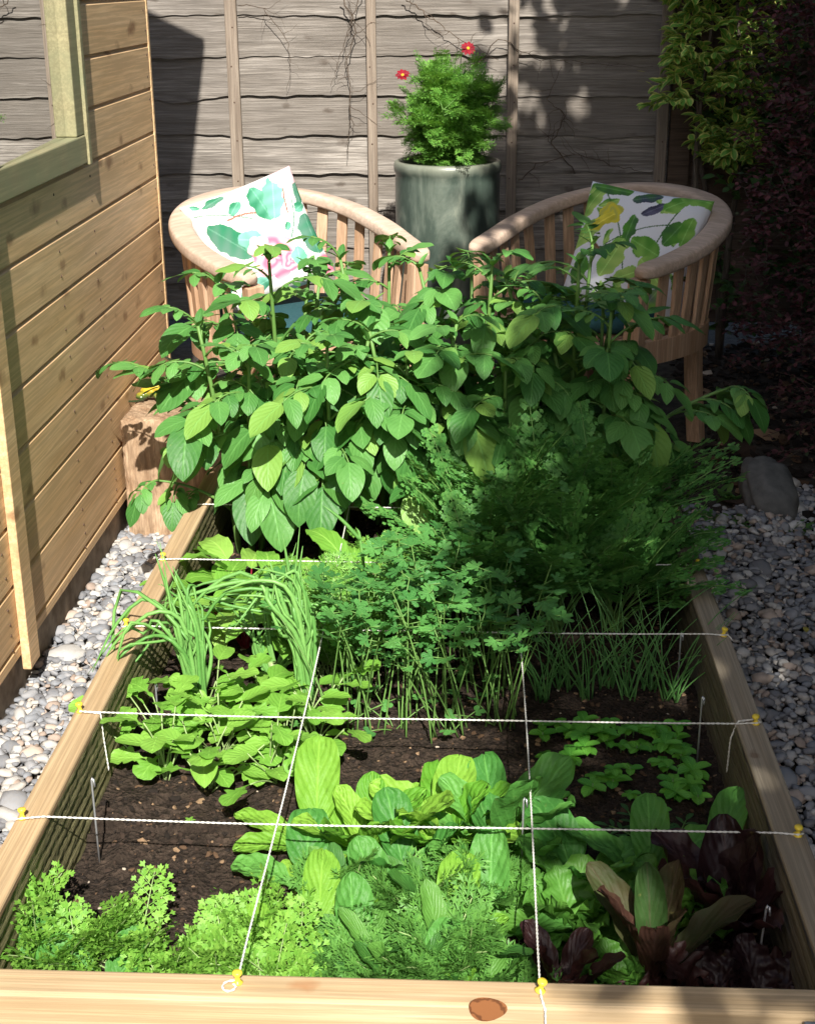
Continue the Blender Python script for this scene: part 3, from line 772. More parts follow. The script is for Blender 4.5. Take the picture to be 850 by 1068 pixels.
# ------------------------------------------------------------------ fence
FYY = 3.57
def fence(x0, x1, label, mat, bm, dens=120, battens=()):
    F = thing('fence', label, 'fence', ((x0 + x1) / 2, FYY, 0), 0, 'fence panels of overlapping boards')
    cx = (x0 + x1) / 2
    b = Buf(); zl = .0745; k = 0
    for k in range(15):
        z0 = .075 + .1235 * k
        n = dens; x = np.linspace(x0 - cx, x1 - cx, n)
        ph = rng.uniform(0, 6.28, 4)
        wob = .003 * np.sin(x * 3.1 + ph[0]) + +.0018 * np.sin(x * 9 + ph[1]) + .0016 * np.sin(x * 31 + ph[2]) + .0012 * np.sin(x * 83 + ph[3])
        wob = wob + np.interp(x, np.linspace(x[0], x[-1], 60), rng.normal(0, .0011, 60))
        for kx in range(rng.integers(0, 3)):
            c = rng.uniform(x[0], x[-1]); wob -= .012 * np.exp(-((x - c) / rng.uniform(.03, .1)) ** 2)
        zb_ = z0 + wob
        zt = np.full(n, z0 + .1235 + .03)
        yo = -.004 * np.sin(x * 4 + ph[1])
        rowsV = []
        rowsV.append(np.stack([x, -.004 + yo * 0, zb_], -1))           # back lower
        rowsV.append(np.stack([x, -.0150 + yo, zb_], -1))               # front lower edge
        for q in (.15, .4, .7, 1.0):
            rowsV.append(np.stack([x, -.0150 + .0105 * q + yo * (1 - q), zb_ + (zt - zb_) * q], -1))
        V = np.vstack(rowsV); m = len(rowsV)
        i = np.arange(m - 1)[:, None] * n; j = np.arange(n - 1)[None, :]
        b.add(V, np.stack([i + j, i + j + 1, i + n + j + 1, i + n + j], -1).reshape(-1, 4))
    b.box(x0 - cx, x1 - cx, .002, .006, .07, 1.93)
    o = b.build('boards', mat, F, smooth=False)
    for q in battens:
        b = Buf(); n = 30; zz = np.linspace(.05, 1.93, n)
        b.obox((q - cx, -.030, .99), (1, 0, 0), (0, 1, 0), (0, 0, 1), .0165 + rng.uniform(-.001, .003), .0105, .94)
        b.build('batten', bm, F, bevel=.003)
        if mat is fence_w:
            for zq in range(8):
                if nl0 is None: continue
                nq = nl0.copy(); COL.objects.link(nq); nq.parent = F; nq.scale = (1, 1, 1)
                nq.rotation_euler = (0, 0, PI / 2); nq.location = (q - cx + rng.normal(0, .003), -.0408, .30 + .1235 * zq + rng.normal(0, .006))
    b = Buf(); b.box(x0 - cx, x1 - cx, -.045, .02, 1.94, 1.965); b.build('cap', bm, F, bevel=.003)
    return F
def post(x, label):
    b = Buf(); b.box(x - .035, x + .035, FYY - .03, FYY + .04, -.05, 2.0)
    tag(b.build('fence_post', fence_d, bevel=.004), label, 'fence post', 'fence posts')
fence(-1.175, .70, 'weathered grey lapped board fence panel behind the two chairs', fence_w, batt_w, 260, (-1.15, -.71, -.262, .192, .675))
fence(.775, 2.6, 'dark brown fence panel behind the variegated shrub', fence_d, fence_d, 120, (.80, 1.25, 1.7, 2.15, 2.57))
fence(-3.08, -1.25, 'fence panel hidden behind the shed', fence_d, batt_w, 60, (-3.05, -2.6, -2.15, -1.7, -1.28))
post(.737, 'fence post at the right end of the grey panel behind the variegated shrub'); post(-1.212, 'fence post behind the shed')

# dry creeper twigs on the fence
def creeper(pts, label, nb=6, r=.0022, spread=.12):
    b = Buf(); P = [onY(x, y, FYY - .045) for x, y in pts]; P = np.array(P)
    cum = np.linspace(0, 1, len(P)); s = np.linspace(0, 1, 26)
    Q = np.stack([np.interp(s, cum, P[:, i]) for i in range(3)], -1) + rng.normal(0, .003, (26, 3)) * np.array([1, .3, 1])
    b.tube(Q, np.linspace(r, r * .4, 26), 5)
    for k in range(nb):
        i = rng.integers(3, 23); a = rng.uniform(0, 6.28); L = rng.uniform(.04, spread)
        q = [Q[i]]; 
        for m in range(7):
            a += rng.normal(0, .35); q.append(q[-1] + np.array([math.cos(a), rng.normal(0, .08), math.sin(a)]) * L / 7)
        q = np.array(q); q[:, 1] = np.minimum(q[:, 1], FYY - .022)
        b.tube(q, np.linspace(r * .5, r * .2, 8), 4)
    tag(b.build('creeper_twig', twig_m), label, 'twig', 'dry creeper twigs on the fence')
creeper([(247, 5), (275, 8), (298, 40), (303, 70), (300, 95)], 'thin dry creeper curling down left of the middle fence batten', 5, .0014)
creeper([(355, -5), (372, 30), (362, 60), (366, 110), (362, 165)], 'long dry creeper hanging beside the second visible batten', 12, .0022)
creeper([(378, -10), (365, 25), (355, 60), (345, 90)], 'short dry creeper crossing the long one beside the batten', 6, .0016, .07)
creeper([(420, -5), (445, 15), (470, 35), (520, 62)], 'dry creeper slanting down above the potted daisy plant', 8, .002)
creeper([(497, 70), (520, 40), (560, 62), (610, 64), (680, 70)], 'dry creeper across the shaded boards at upper right', 8, .0017, .09)
creeper([(600, 180), (575, 150), (590, 120), (570, 105), (585, 70)], 'tangled dry creeper rising above the right chair', 12, .0022, .12)
creeper([(540, 190), (560, 172), (600, 160), (650, 175), (680, 180)], 'dry creeper lying along a board above the right chair', 10, .002, .1)

# ------------------------------------------------------------------ chairs
def catmull(P, n):
    P = np.array(P, float); P = np.vstack([2 * P[0] - P[1], P, 2 * P[-1] - P[-2]]); out = []
    m = len(P) - 3
    for t_ in np.linspace(0, m, n):
        i = min(int(t_), m - 1); t = t_ - i; a, b_, c, d = P[i:i + 4]
        out.append(.5 * (2 * b_ + (c - a) * t + (2 * a - 5 * b_ + 4 * c - d) * t * t + (3 * b_ - a - 3 * c + d) * t ** 3))
    return np.array(out)
def make_chair(label):
    t = thing('garden_chair', label, 'chair', group='teak tub chairs by the fence')
    half = [(.270, -.25, .545), (.296, -.12, .562), (.306, .02, .59), (.27, .16, .625), (.165, .26, .655), (0, .295, .668)]
    P = half + [(-x, y, z) for x, y, z in half[-2::-1]]
    C = catmull(P, 70)
    a = np.linspace(0, 2 * PI, 24, endpoint=False)
    sec = np.stack([.033 * np.sign(np.cos(a)) * np.abs(np.cos(a)) ** .5, .018 * np.sign(np.sin(a)) * np.abs(np.sin(a)) ** .5], -1)
    scl = np.ones(70); scl[:4] = scl[-4:][::-1] = 0
    scl[0] = scl[-1] = .55; scl[1] = scl[-2] = .85; scl[2] = scl[-3] = .97; scl[3] = scl[-4] = 1.0
    b = Buf(); b.sweep(C, sec, scale=scl); b.build('arm_rail', teak_r, t)
    # lower curved frame
    lo = [(.243, -.23, .335), (.275, -.10, .335), (.280, .03, .335), (.245, .155, .335), (.145, .235, .335), (0, .265, .335)]
    Cl = catmull(lo + [(-x, y, z) for x, y, z in lo[-2::-1]], 60)
    b = Buf(); b.sweep(Cl, np.array([(-.013, -.03), (.013, -.03), (.013, .03), (-.013, .03)])); b.build('seat_frame', teak, t, smooth=False)
    b = Buf(); b.box(-.225, .225, -.243, -.218, .285, .352); b.build('front_rail', teak, t, bevel=.003)
    # slats
    for f in np.linspace(.075, .925, 19):
        i = f * 69; p = C[int(i)]; q = Cl[int(f * 59)]
        T = C[min(int(i) + 1, 69)] - C[int(i) - 1]; T[2] = 0; T /= np.linalg.norm(T)
        up = p - q; L = np.linalg.norm(up) / 2; up /= 2 * L; nn = np.cross(T, up)
        b = Buf(); b.obox((p + q) / 2 - np.array([0, 0, .004]), T, nn, up, .016, .006, L - .006); b.build('slat', teak, t, bevel=.002)
    for sx in (-1, 1):
        b = Buf(); P = np.array([(sx * .262, -.235, .53), (sx * .254, -.232, .40), (sx * .246, -.230, .2), (sx * .252, -.24, 0)])
        b.sweep(catmull(P, 10), np.array([(-.024, -.019), (.024, -.019), (.024, .019), (-.024, .019)]), up=(0, 1, 0)); b.build('leg', teak, t, bevel=.003)
        b = Buf(); P = np.array([(sx * .185, .20, .36), (sx * .19, .21, .2), (sx * .20, .235, 0)])
        b.sweep(catmull(P, 8), np.array([(-.022, -.018), (.022, -.018), (.022, .018), (-.022, .018)]), up=(0, 1, 0)); b.build('leg', teak, t, bevel=.003)
    for k in range(9):
        x = -.212 + .053 * k; yb = .235 - .9 * x * x * 1.6
        b = Buf(); b.box(x - .022, x + .022, -.217, yb, .352, .366); b.build('seat_slat', teak, t, bevel=.002)
    return t
ch1 = make_chair('sunlit pale teak tub chair on the left, facing half right, pink rose cushion on it')
ch1.location = (-.37, 2.27, 0); ch1.rotation_euler.z = R(37); ch1.scale = (.875, .875, .98)
ch2 = dup(ch1, (.405, 2.41, 0), R(-38), 'shaded teak tub chair on the right, facing half left, green leaf cushion on it')
ch2.scale = (.90, .90, .965)

# seat pads
def seat_pad(loc, rz, label):
    b = Buf(); n = 24; a = np.linspace(0, 2 * PI, 40, endpoint=False)
    se = lambda q, p: np.sign(q) * np.abs(q) ** p
    x = .19 * se(np.cos(a), .5); y = .175 * se(np.sin(a), .5)
    V = []; rings = [(0, .0), (.9, .0), (.98, .008), (1, .02), (.98, .034), (.88, .043), (.6, .047), (.001, .048)]
    for s, z in rings: V += [(x[i] * s, y[i] * s - .02, z) for i in range(40)]
    m = len(rings); i = np.arange(m - 1)[:, None] * 40; j = np.arange(40)[None, :]; k = (j + 1) % 40
    b.add(V, np.stack([i + j, i + k, i + 40 + k, i + 40 + j], -1).reshape(-1, 4))
    o = b.build('seat_pad', teal_f); o.location = loc; o.rotation_euler.z = rz
    return tag(o, label, 'seat pad', 'teal seat pads')
seat_pad((-.37, 2.27, .3605), R(37), 'teal seat pad on the sunlit left chair')
seat_pad((.405, 2.41, .355), R(-38), 'teal seat pad on the shaded right chair')

# printed cushions
def paint(N, bgc, items):
    u = np.linspace(0, 1, N); U_, V_ = np.meshgrid(u, u)
    C = np.ones((N, N, 3)) * np.array(bgc)
    wob = .012 * np.sin(U_ * 37 + 3 * np.sin(V_ * 21)) + .008 * np.sin(V_ * 61 + 2)
    for it in items:
        kd = it[0]
        if kd == 'leaf':
            _, cx, cy, ang, L, W, c1, c2 = it
            a = R(ang); x = (U_ - cx) * math.cos(a) + (V_ - cy) * math.sin(a); y = -(U_ - cx) * math.sin(a) + (V_ - cy) * math.cos(a)
            tt = x / L + .5; pr = np.where((tt > 0) & (tt < 1), np.clip(tt, 1e-4, 1) ** .6 * np.clip(1 - tt, 0, 1) ** .6 / .66, 0) * W / 2
            pr = pr * 1.3; m = (np.abs(y + wob * .6) < pr)
            f = np.clip(.5 + .5 * np.sin(x * 55 + y * 20) * .5 + (y / W) * 1.3, 0, 1)[..., None]
            cc = np.array(c1) * f + np.array(c2) * (1 - f)
            C = np.where(m[..., None], cc, C)
            rib = m & (np.abs(y) < .0045); C = np.where(rib[..., None], C * 1.25 + .04, C)
        elif kd == 'stem':
            _, x0, y0, x1, y1, wd, c, bow = it
            d = np.array([x1 - x0, y1 - y0]); L = np.hypot(*d); d /= L
            x = (U_ - x0) * d[0] + (V_ - y0) * d[1]; y = -(U_ - x0) * d[1] + (V_ - y0) * d[0]
            m = (x > 0) & (x < L) & (np.abs(y - bow * np.sin(x / L * PI)) < wd)
            C = np.where(m[..., None], np.array(c), C)
        elif kd == 'flower':
            _, cx, cy, r, c1, c2, npet = it
            x = U_ - cx + wob * .5; y = V_ - cy; rr = np.hypot(x, y); th = np.arctan2(y, x)
            edge = r * (.82 + .18 * np.abs(np.sin(th * npet / 2)))
            f = (.5 + .5 * np.sin(rr / r * 11 + 1.6 * np.sin(th * 3) + th))[..., None]
            C = np.where((rr < edge)[..., None], np.array(c1) * f + np.array(c2) * (1 - f), C)
    return C
def cushion(name, label, corners_c, ux, uy, size, pat, bgc, thick=.055):
    N = 170
    u = np.linspace(-1, 1, N); U_, V_ = np.meshgrid(u, u)
    prof = (np.maximum(1 - U_ ** 4, 0) * np.maximum(1 - V_ ** 4, 0)) ** .42
    pin = 1 - .06 * (1 - U_ ** 2) * (V_ ** 4); pin2 = 1 - .06 * (1 - V_ ** 2) * (U_ ** 4)
    wr = .004 * np.sin(U_ * 5 + 2 * V_ + 1) * np.cos(V_ * 4 - U_)
    X = U_ * size / 2 * pin2; Y = V_ * size / 2 * pin
    b = Buf()
    i = np.arange(N - 1)[:, None] * N; j = np.arange(N - 1)[None, :]
    Q = np.stack([i + j, i + j + 1, i + N + j + 1, i + N + j], -1).reshape(-1, 4)
    b.add(np.stack([X, Y, thick * prof + wr * prof], -1).reshape(-1, 3), Q)
    b.add(np.stack([X, Y, -thick * prof], -1).reshape(-1, 3), Q[:, ::-1])
    C = paint(N, bgc, pat).reshape(-1, 3); C = np.hstack([np.clip(C, 0, 1), np.ones((len(C), 1))])
    o = b.build(name, cush_m, colors=np.vstack([C, C]))
    ux = Vector(ux).normalized(); uy = Vector(uy); nz = ux.cross(uy).normalized(); uy = nz.cross(ux)
    o.matrix_world = Matrix(((ux.x, uy.x, nz.x, corners_c[0]), (ux.y, uy.y, nz.y, corners_c[1]), (ux.z, uy.z, nz.z, corners_c[2]), (0, 0, 0, 1)))
    return tag(o, label, 'cushion', 'scatter cushions on the chairs')
gA, gB, gC, gD = (.03, .20, .10), (.14, .40, .28), (.22, .50, .42), (.10, .22, .16)
pk1, pk2 = (.85, .16, .26), (.92, .48, .52); br = (.30, .14, .10)
itL = [('stem', .05, .86, .50, .66, .006, gD, .02), ('stem', .30, .72, .62, .66, .009, br, .03), ('stem', .88, .70, .74, .40, .006, gD, .02), ('stem', .90, .92, .80, .60, .007, br, -.02),
       ('leaf', .25, .92, 15, .22, .09, gA, gD), ('leaf', .40, .80, 40, .14, .10, gA, gB), ('leaf', .10, .93, -30, .09, .06, gA, gB),
       ('leaf', .26, .55, -52, .46, .26, gA, gD), ('leaf', .62, .76, 100, .34, .20, gA, gB), ('leaf', .74, .78, 70, .40, .20, gB, gC),
       ('leaf', .42, .50, -25, .22, .19, gC, gB), ('leaf', .93, .38, 85, .36, .26, gD, gA), ('leaf', .97, .78, 80, .30, .10, gD, gA), ('leaf', .92, .62, 20, .12, .09, gA, gB),
       ('leaf', .75, .50, 60, .08, .05, gA, gB), ('flower', .55, .30, .20, pk1, pk2, 6), ('flower', .46, .42, .10, pk2, (.9, .6, .62), 5), ('flower', .66, .22, .09, pk1, pk2, 5), ('flower', .90, .93, .13, pk2, (.93, .66, .68), 5),
       ('leaf', .74, .24, 80, .16, .14, gC, gB), ('leaf', .3, .12, 10, .3, .16, gC, gA), ('flower', .95, .08, .12, pk1, pk2, 6), ('leaf', .12, .25, 60, .2, .1, gA, gB)]
cc = onY(270, 252, 2.285)
cushion('cushion', 'white cushion printed with pink roses and blue green leaves in left chair', cc, (.335, .13, .115), (-.10, .12, .34), .295, itL, (.86, .84, .80))
lA, lB, lC, lD = (.10, .30, .04), (.25, .50, .10), (.42, .62, .16), (.06, .16, .05)
_r = np.random.default_rng(3)
itR = [('leaf', _r.uniform(.05, .95), _r.uniform(.05, .95), _r.uniform(0, 180), _r.uniform(.09, .18), _r.uniform(.05, .09), lA, lC) for _ in range(16)] + [('stem', .15, .95, .5, .3, .005, lD, .05), ('stem', .85, .95, .65, .2, .005, lD, -.05), ('stem', .3, .5, .9, .75, .004, lD, .05),
       ('leaf', .08, .80, 60, .36, .17, lA, lC), ('leaf', .22, .95, 0, .34, .13, lA, lD), ('leaf', .10, .55, 45, .34, .18, lB, lC), ('flower', .28, .74, .095, (.70, .62, .06), (.50, .50, .10), 5), ('leaf', .22, .66, 40, .24, .1, (.78, .70, .08), (.55, .50, .05)),
       ('leaf', .52, .92, 20, .24, .12, lD, (.06, .07, .12)), ('leaf', .60, .82, 35, .2, .08, (.05, .05, .09), (.12, .12, .2)), ('leaf', .46, .62, 85, .28, .11, lA, lD),
       ('leaf', .76, .90, 40, .20, .15, lA, lB), ('leaf', .90, .98, -5, .32, .13, lA, lB), ('leaf', .80, .66, 60, .22, .16, lD, lA), ('leaf', .90, .70, 80, .24, .14, lA, lB),
       ('leaf', .62, .52, -20, .26, .19, lA, lB), ('leaf', .38, .40, 70, .34, .21, lB, lC), ('leaf', .72, .34, -40, .28, .22, lB, lC), ('leaf', .52, .28, 30, .20, .14, lC, lB),
       ('leaf', .14, .26, 75, .24, .17, lD, lA), ('leaf', .88, .48, 80, .18, .09, lA, lB), ('leaf', .97, .36, 20, .18, .05, lD, (.1, .07, .05)), ('leaf', .22, .46, -20, .1, .07, (.2, .1, .05), lD),
       ('leaf', .45, .10, 20, .3, .16, lA, lC), ('leaf', .75, .12, 60, .26, .14, (.12, .1, .2), lB), ('leaf', .1, .06, 30, .24, .13, lA, lB)]
cc = onY(662, 264, 2.39)
cushion('cushion', 'white cushion printed with lime green leaves and a small bird in right chair', cc, (.33, -.16, -.035), (.075, .13, .33), .325, itR, (.78, .80, .86))

# ------------------------------------------------------------------ tall pot and daisy plant
pot = thing('tall_pot', 'tall cylindrical green glazed pot standing between the two chairs', 'plant pot', (-.008, 3.1, 0)); pot.scale = (1, 1, 1.09)
b = Buf(); b.lathe([(0, .0), (.125, 0), (.135, .02), (.150, .2), (.156, .42), (.157, .56), (.156, .578), (.160, .584), (.1615, .597), (.158, .609), (.150, .612), (.146, .60), (.145, .55)], 56); b.build('body', glaze_m, pot)
b = Buf(); b.lathe([(.1445, .565), (.08, .572), (.001, .575)], 30); b.build('potting_soil', soil_m, pot)
dz = thing('daisy_plant', 'bright feathery daisy plant with two dark red flowers growing in the tall green pot', 'potted plant', (-.008, 3.1, .628)); DB = np.array([-.008, 3.1, .628])
bl = Buf(); bs = Buf(); U = rng.uniform
for k in range(46):
    a = U(0, 6.28); tl = U(.05, .9); e = np.array([math.cos(a) * math.sin(tl), math.sin(a) * math.sin(tl), math.cos(tl)]) * U(.22, .35) * (1 - .42 * tl)
    e[2] = max(e[2], .1); st = catmull([(.05 * math.cos(a), .05 * math.sin(a), 0), tuple(e * .5 + np.array([0, 0, .03])), tuple(e)], 9)
    bs.tube(st, np.linspace(.0022, .001, 9), 4)
    for m in range(15):
        f = U(.15, 1); p = at_arc(st, f); ya = a + U(-2.2, 2.2)
        frond(bl, p, ya, U(-.3, 1.4), U(.05, .10), U(-.2, .8), .015, 7, .015, .0013, 2, .2, .0010, bst=bs, flat=1.5)
bl.build('foliage', L_dill, dz); bs.build('stems', stem_g, dz)
def daisy(c, tilt, label=None):
    b = Buf()
    for k in range(11):
        blade(b, (0, 0, .002), k * 2 * PI / 11, .15 + U(-.15, .25), .023, .011, P_ell, .3, .2, nv=4, nu=2)
    o = b.build('flower', petal_m, dz); d = Buf(); d.ball((0, 0, .003), (.0052, .0052, .0035)); q = d.build('flower_centre', disc_m, o)
    o.location = c; o.rotation_euler = tilt
p1 = onY(488, 51, 3.03) - DB; p2 = onY(420, 79, 3.03) - DB
daisy(p1, (.9, .3, 0)); daisy(p2, (.75, -.1, 0))
bs = Buf(); bs.tube(catmull([(.03, 0, .2), (.04, -.02, .35), tuple(p1)], 8), .0013, 5); bs.tube(catmull([(-.05, 0, .15), (-.10, -.03, .27), tuple(p2)], 8), .0013, 5)
p3 = onY(435, 62, 3.03) - DB; bs.tube(catmull([(-.04, 0, .2), (-.07, -.03, .3), tuple(p3)], 8), .0011, 5); bs.ball(tuple(p3), .005)
bs.build('flower_stalk', stem_g, dz)

# ------------------------------------------------------------------ sleeper block and frog
slp = Buf()
n = 26
def rough_block(x0, x1, y0, y1, z0, z1, nx, ny, nz, amp):
    b = Buf()
    def face(f, a, c):
        A, Cc = np.meshgrid(np.linspace(0, 1, a), np.linspace(0, 1, c)); V = f(A, Cc)
        i = np.arange(c - 1)[:, None] * a; j = np.arange(a - 1)[None, :]
        V = V.reshape(-1, 3); d = fnoise(V[:, 0] + V[:, 1], V[:, 2] * .35, 160, 14, 2) * amp
        edge = lambda q, lo, hi: np.minimum((q - lo), (hi - q))
        ctr = np.array([(x0 + x1) / 2, (y0 + y1) / 2, (z0 + z1) / 2])
        dn = (V - ctr); dn /= np.abs(dn).max(axis=1)[:, None] + 1e-9
        sz = np.array([x1 - x0, y1 - y0, z1 - z0]) / 2; q = np.abs(V - ctr) / sz
        rnd = np.sort(q, axis=1)[:, 1] ** 12 * .008
        V = V + (V - ctr) / np.linalg.norm(V - ctr, axis=1)[:, None] * (d - rnd)[:, None]
        b.add(V, np.stack([i + j, i + j + 1, i + a + j + 1, i + a + j], -1).reshape(-1, 4))
    face(lambda A, C: np.stack([x0 + (x1 - x0) * A, 0 * A + y0, z0 + (z1 - z0) * C], -1), nx, nz)
    face(lambda A, C: np.stack([x1 - (x1 - x0) * A, 0 * A + y1, z0 + (z1 - z0) * C], -1), nx, nz)
    face(lambda A, C: np.stack([x0 + 0 * A, y1 - (y1 - y0) * A, z0 + (z1 - z0) * C], -1), ny, nz)
    face(lambda A, C: np.stack([x1 + 0 * A, y0 + (y1 - y0) * A, z0 + (z1 - z0) * C], -1), ny, nz)
    face(lambda A, C: np.stack([x0 + (x1 - x0) * A, y0 + (y1 - y0) * C, z1 + 0 * A], -1), nx, ny)
    return b
b = rough_block(-.693, -.483, 1.70, 1.955, -.02, .282, 70, 70, 120, .0016)
tag(b.build('wooden_block', log_w), 'rough sawn upright wooden block at the shed foot, back left of the bed', 'wooden block')

frog = thing('frog_ornament', 'small yellow and green glazed frog ornament on the rough wooden block', 'ornament', (-.655, 1.85, .283), R(-8)); frog.scale = (.8, .8, .8)
def frog_mat():
    t = NT('frog_glaze'); sp = t.n('SeparateXYZ'); t.l(t.coord(), sp.inputs[0])
    nz = t.noise(t.coord(), 70, 3)
    col = t.ramp(t.math('MULTIPLY_ADD', nz, .02, sp.outputs[2]), [(.018, (.02, .04, .015)), (.030, (.10, .15, .02)), (.045, (.60, .42, .03)), (.06, (.55, .50, .12))])
    return t.fin(col, .15, nz, .1, .001, coat=.8)
fm = frog_mat()
b = Buf()
b.ball((0, 0, .022), (.030, .020, .018), 18, 12); b.ball((.022, 0, .036), (.020, .017, .014), 16, 10)
b.ball((-.018, .020, .014), (.018, .009, .012), 12, 8); b.ball((-.018, -.020, .014), (.018, .009, .012), 12, 8)
for sg in (-1, 1):
    b.tube([(.016, sg * .014, .024), (.026, sg * .022, .012), (.034, sg * .024, .002)], [.006, .0045, .004], 8)
    b.tube([(-.030, sg * .024, .014), (-.010, sg * .032, .006), (-.034, sg * .034, .002), (-.052, sg * .036, .002)], [.007, .006, .004, .003], 8)
fo = b.build('body', fm, frog)
md = fo.modifiers.new('r', 'REMESH'); md.mode = 'VOXEL'; md.voxel_size = .0018; md.use_smooth_shade = True
md = fo.modifiers.new('s', 'SMOOTH'); md.iterations = 3
for sg in (-1, 1):
    b = Buf(); b.ball((.026, sg * .010, .051), .0055); b.build('eye', fm, frog); 
    b = Buf(); b.ball((.0295, sg * .0125, .053), .0026); b.build('pupil', pin_b, frog)

# ------------------------------------------------------------------ vegetables
def plant(name, label, cat, x, y, group, parts, z=None, rz=0):
    t = thing(name, label, cat, (x, y, float(zsoil(np.array([x]), np.array([y]))[0]) - .003 if z is None else z), rz, group)
    for nm, bf, m in parts:
        if bf.V: bf.build(nm, m, t)
    return t

# potatoes
pot_spots = [(-.37, 1.41, .47, 'leftmost potato plant in front, hanging over the wooden block'), (-.20, 1.38, .47, 'sunlit potato plant in front of the left chair, second from left'),
             (-.04, 1.40, .47, 'potato plant in the middle of the front row, half in sun'), (.14, 1.47, .48, 'shaded potato plant right of the middle lengthwise gap'),
             (.32, 1.47, .49, 'rightmost potato plant reaching out over the gravel'), (-.31, 1.55, .60, 'tall sunlit potato plant in the back row against the left chair'),
             (-.10, 1.56, .58, 'tall potato plant in the back row in front of the green pot'), (.08, 1.57, .57, 'back row potato plant left of the right chair'), (.27, 1.57, .58, 'back row potato plant in front of the right chair')]
for pi, (x, y, H, lb) in enumerate(pot_spots):
    bl, bs = Buf(), Buf()
    for s in range(4):
        a = s * 1.57 + U(-.4, .4); lean = U(.06, .26)
        h = H * U(.82, 1.02)
        P, A = arc((.022 * math.cos(a), .022 * math.sin(a), 0), a, PI / 2 - lean * .5, h, lean * .8, 8)
        bs.tube(P, np.linspace(.0070, .0032, 9), 7)
        nl = 9
        for k in range(nl):
            f = .48 + .52 * k / (nl - 1); p = at_arc(P, f)
            ya = a + k * 2.4 + U(-.4, .4)
            if math.sin(ya) > .3 and rng.random() < .55: ya = -ya      # most leaves turn to the light
            if f > .92: potato_leaf(bl, bs, p, ya, U(.8, 1.3), U(.05, .08), U(.040, .054), U(.7, 1.2))
            elif f > .7: potato_leaf(bl, bs, p, ya, U(.5, 1.0), U(.09, .14), U(.058, .074), U(.9, 1.5))
            else: potato_leaf(bl, bs, p, ya, U(.3, .9), U(.09, .15), U(.066, .098), U(.9, 1.7))
        for m in range(3): blade(bl, P[-1], a + m * 2.1, U(.7, 1.2), U(.03, .045), U(.016, .024), P_ov, .5, .3, nv=6, nu=4)
    if pi == 0:
        P, A = arc((-.03, .02, .20), R(175), 1.1, .235, .6, 8); bs.tube(P, np.linspace(.0055, .003, 9), 6)
        for k in range(7): potato_leaf(bl, bs, at_arc(P, .42 + .096 * k), R(180 + U(-90, 90)), U(.5, 1.0), U(.05, .09), U(.042, .058), U(.5, 1.1))
        P, A = arc((-.03, -.02, .10), R(200), .8, .16, .6, 8); bs.tube(P, np.linspace(.004, .002, 9), 6)
        for k in range(3): potato_leaf(bl, bs, at_arc(P, .5 + .25 * k), R(230 + U(-50, 50)), .3, .06, .05, 1.3)
    if pi == 4:
        P, A = arc((.02, 0, .14), R(4), 1.0, .30, .7, 8); bs.tube(P, np.linspace(.0055, .003, 9), 6)
        for k in range(7): potato_leaf(bl, bs, at_arc(P, .35 + .108 * k), R(-20 + U(-70, 70)), U(.3, .8), U(.06, .11), U(.05, .075), U(.9, 1.5))
    plant('potato_plant', lb, 'potato plant', x, y, 'potato plants at the back of the bed', [('foliage', bl, L_potato), ('stems', bs, stem_g)])

# carrots: dark feathery mass on the right
def carrot_parts(n, h0, h1, W=.040, lobe=.0115, lw=.0050):
    bl, bs = Buf(), Buf()
    for k in range(n):
        a = U(0, 6.28); frond(bl, (U(-.015, .015), U(-.015, .015), 0), a, PI / 2 - U(.02, .5), U(h0, h1), U(.3, 1.2), W, 8, lobe, lw, 4, .42, .0014, bst=bs)
    return [('foliage', bl, L_carrot), ('stems', bs, stem_g)]
cs = [(.10, 1.02, 'nearest to the middle string'), (.22, 1.05, 'behind the chives, left of centre'), (.32, 1.06, 'behind the chives, right of centre'), (.10, 1.16, 'in the second row left'), (.22, 1.19, 'in the second row middle'), (.32, 1.20, 'beside the right board'),
      (.12, 1.31, 'in the back row left'), (.24, 1.33, 'in the back row middle'), (.33, 1.33, 'reaching out over the right board')]
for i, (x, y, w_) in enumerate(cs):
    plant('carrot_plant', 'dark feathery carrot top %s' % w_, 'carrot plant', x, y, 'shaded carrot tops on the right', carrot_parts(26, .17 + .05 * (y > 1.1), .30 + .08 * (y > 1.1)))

# light carrots in the centre gap
for x, y, lb in ((-.075, 1.17, 'small bright feathery carrot top in the gap before the potatoes'), (-.10, 1.03, 'bright feathery herb seedling right of the beet leaves'), (.03, 1.20, 'feathery carrot top in half shade before the middle potatoes')):
    bl, bs = Buf(), Buf()
    for k in range(14): frond(bl, (U(-.03, .03), U(-.02, .02), 0), U(0, 6.28), PI / 2 - U(.1, .8), U(.10, .17), U(.2, .9), .03, 7, .010, .0022, 4, .3, .001, bst=bs)
    plant('carrot_plant', lb, 'carrot plant', x, y, 'bright carrot tops in the middle', [('foliage', bl, L_dill), ('stems', bs, stem_p)])

# dill-like fine herb
for x, y, lb in ((-.165, .84, 'fine feathery blue green herb right of the bending onions'), (-.12, .93, 'fine feathery herb in front of the bright carrot tops')):
    bl, bs = Buf(), Buf()
    for k in range(26): frond(bl, (U(-.03, .03), U(-.03, .03), 0), U(0, 6.28), PI / 2 - U(.05, .7), U(.12, .19), U(.1, .7), .036, 8, .012, .0014, 5, .3, .001, bst=bs, flat=1.4)
    plant('feathery_herb', lb, 'herb', x, y, 'fine feathery herbs', [('foliage', bl, L_dill), ('stems', bs, stem_p)])

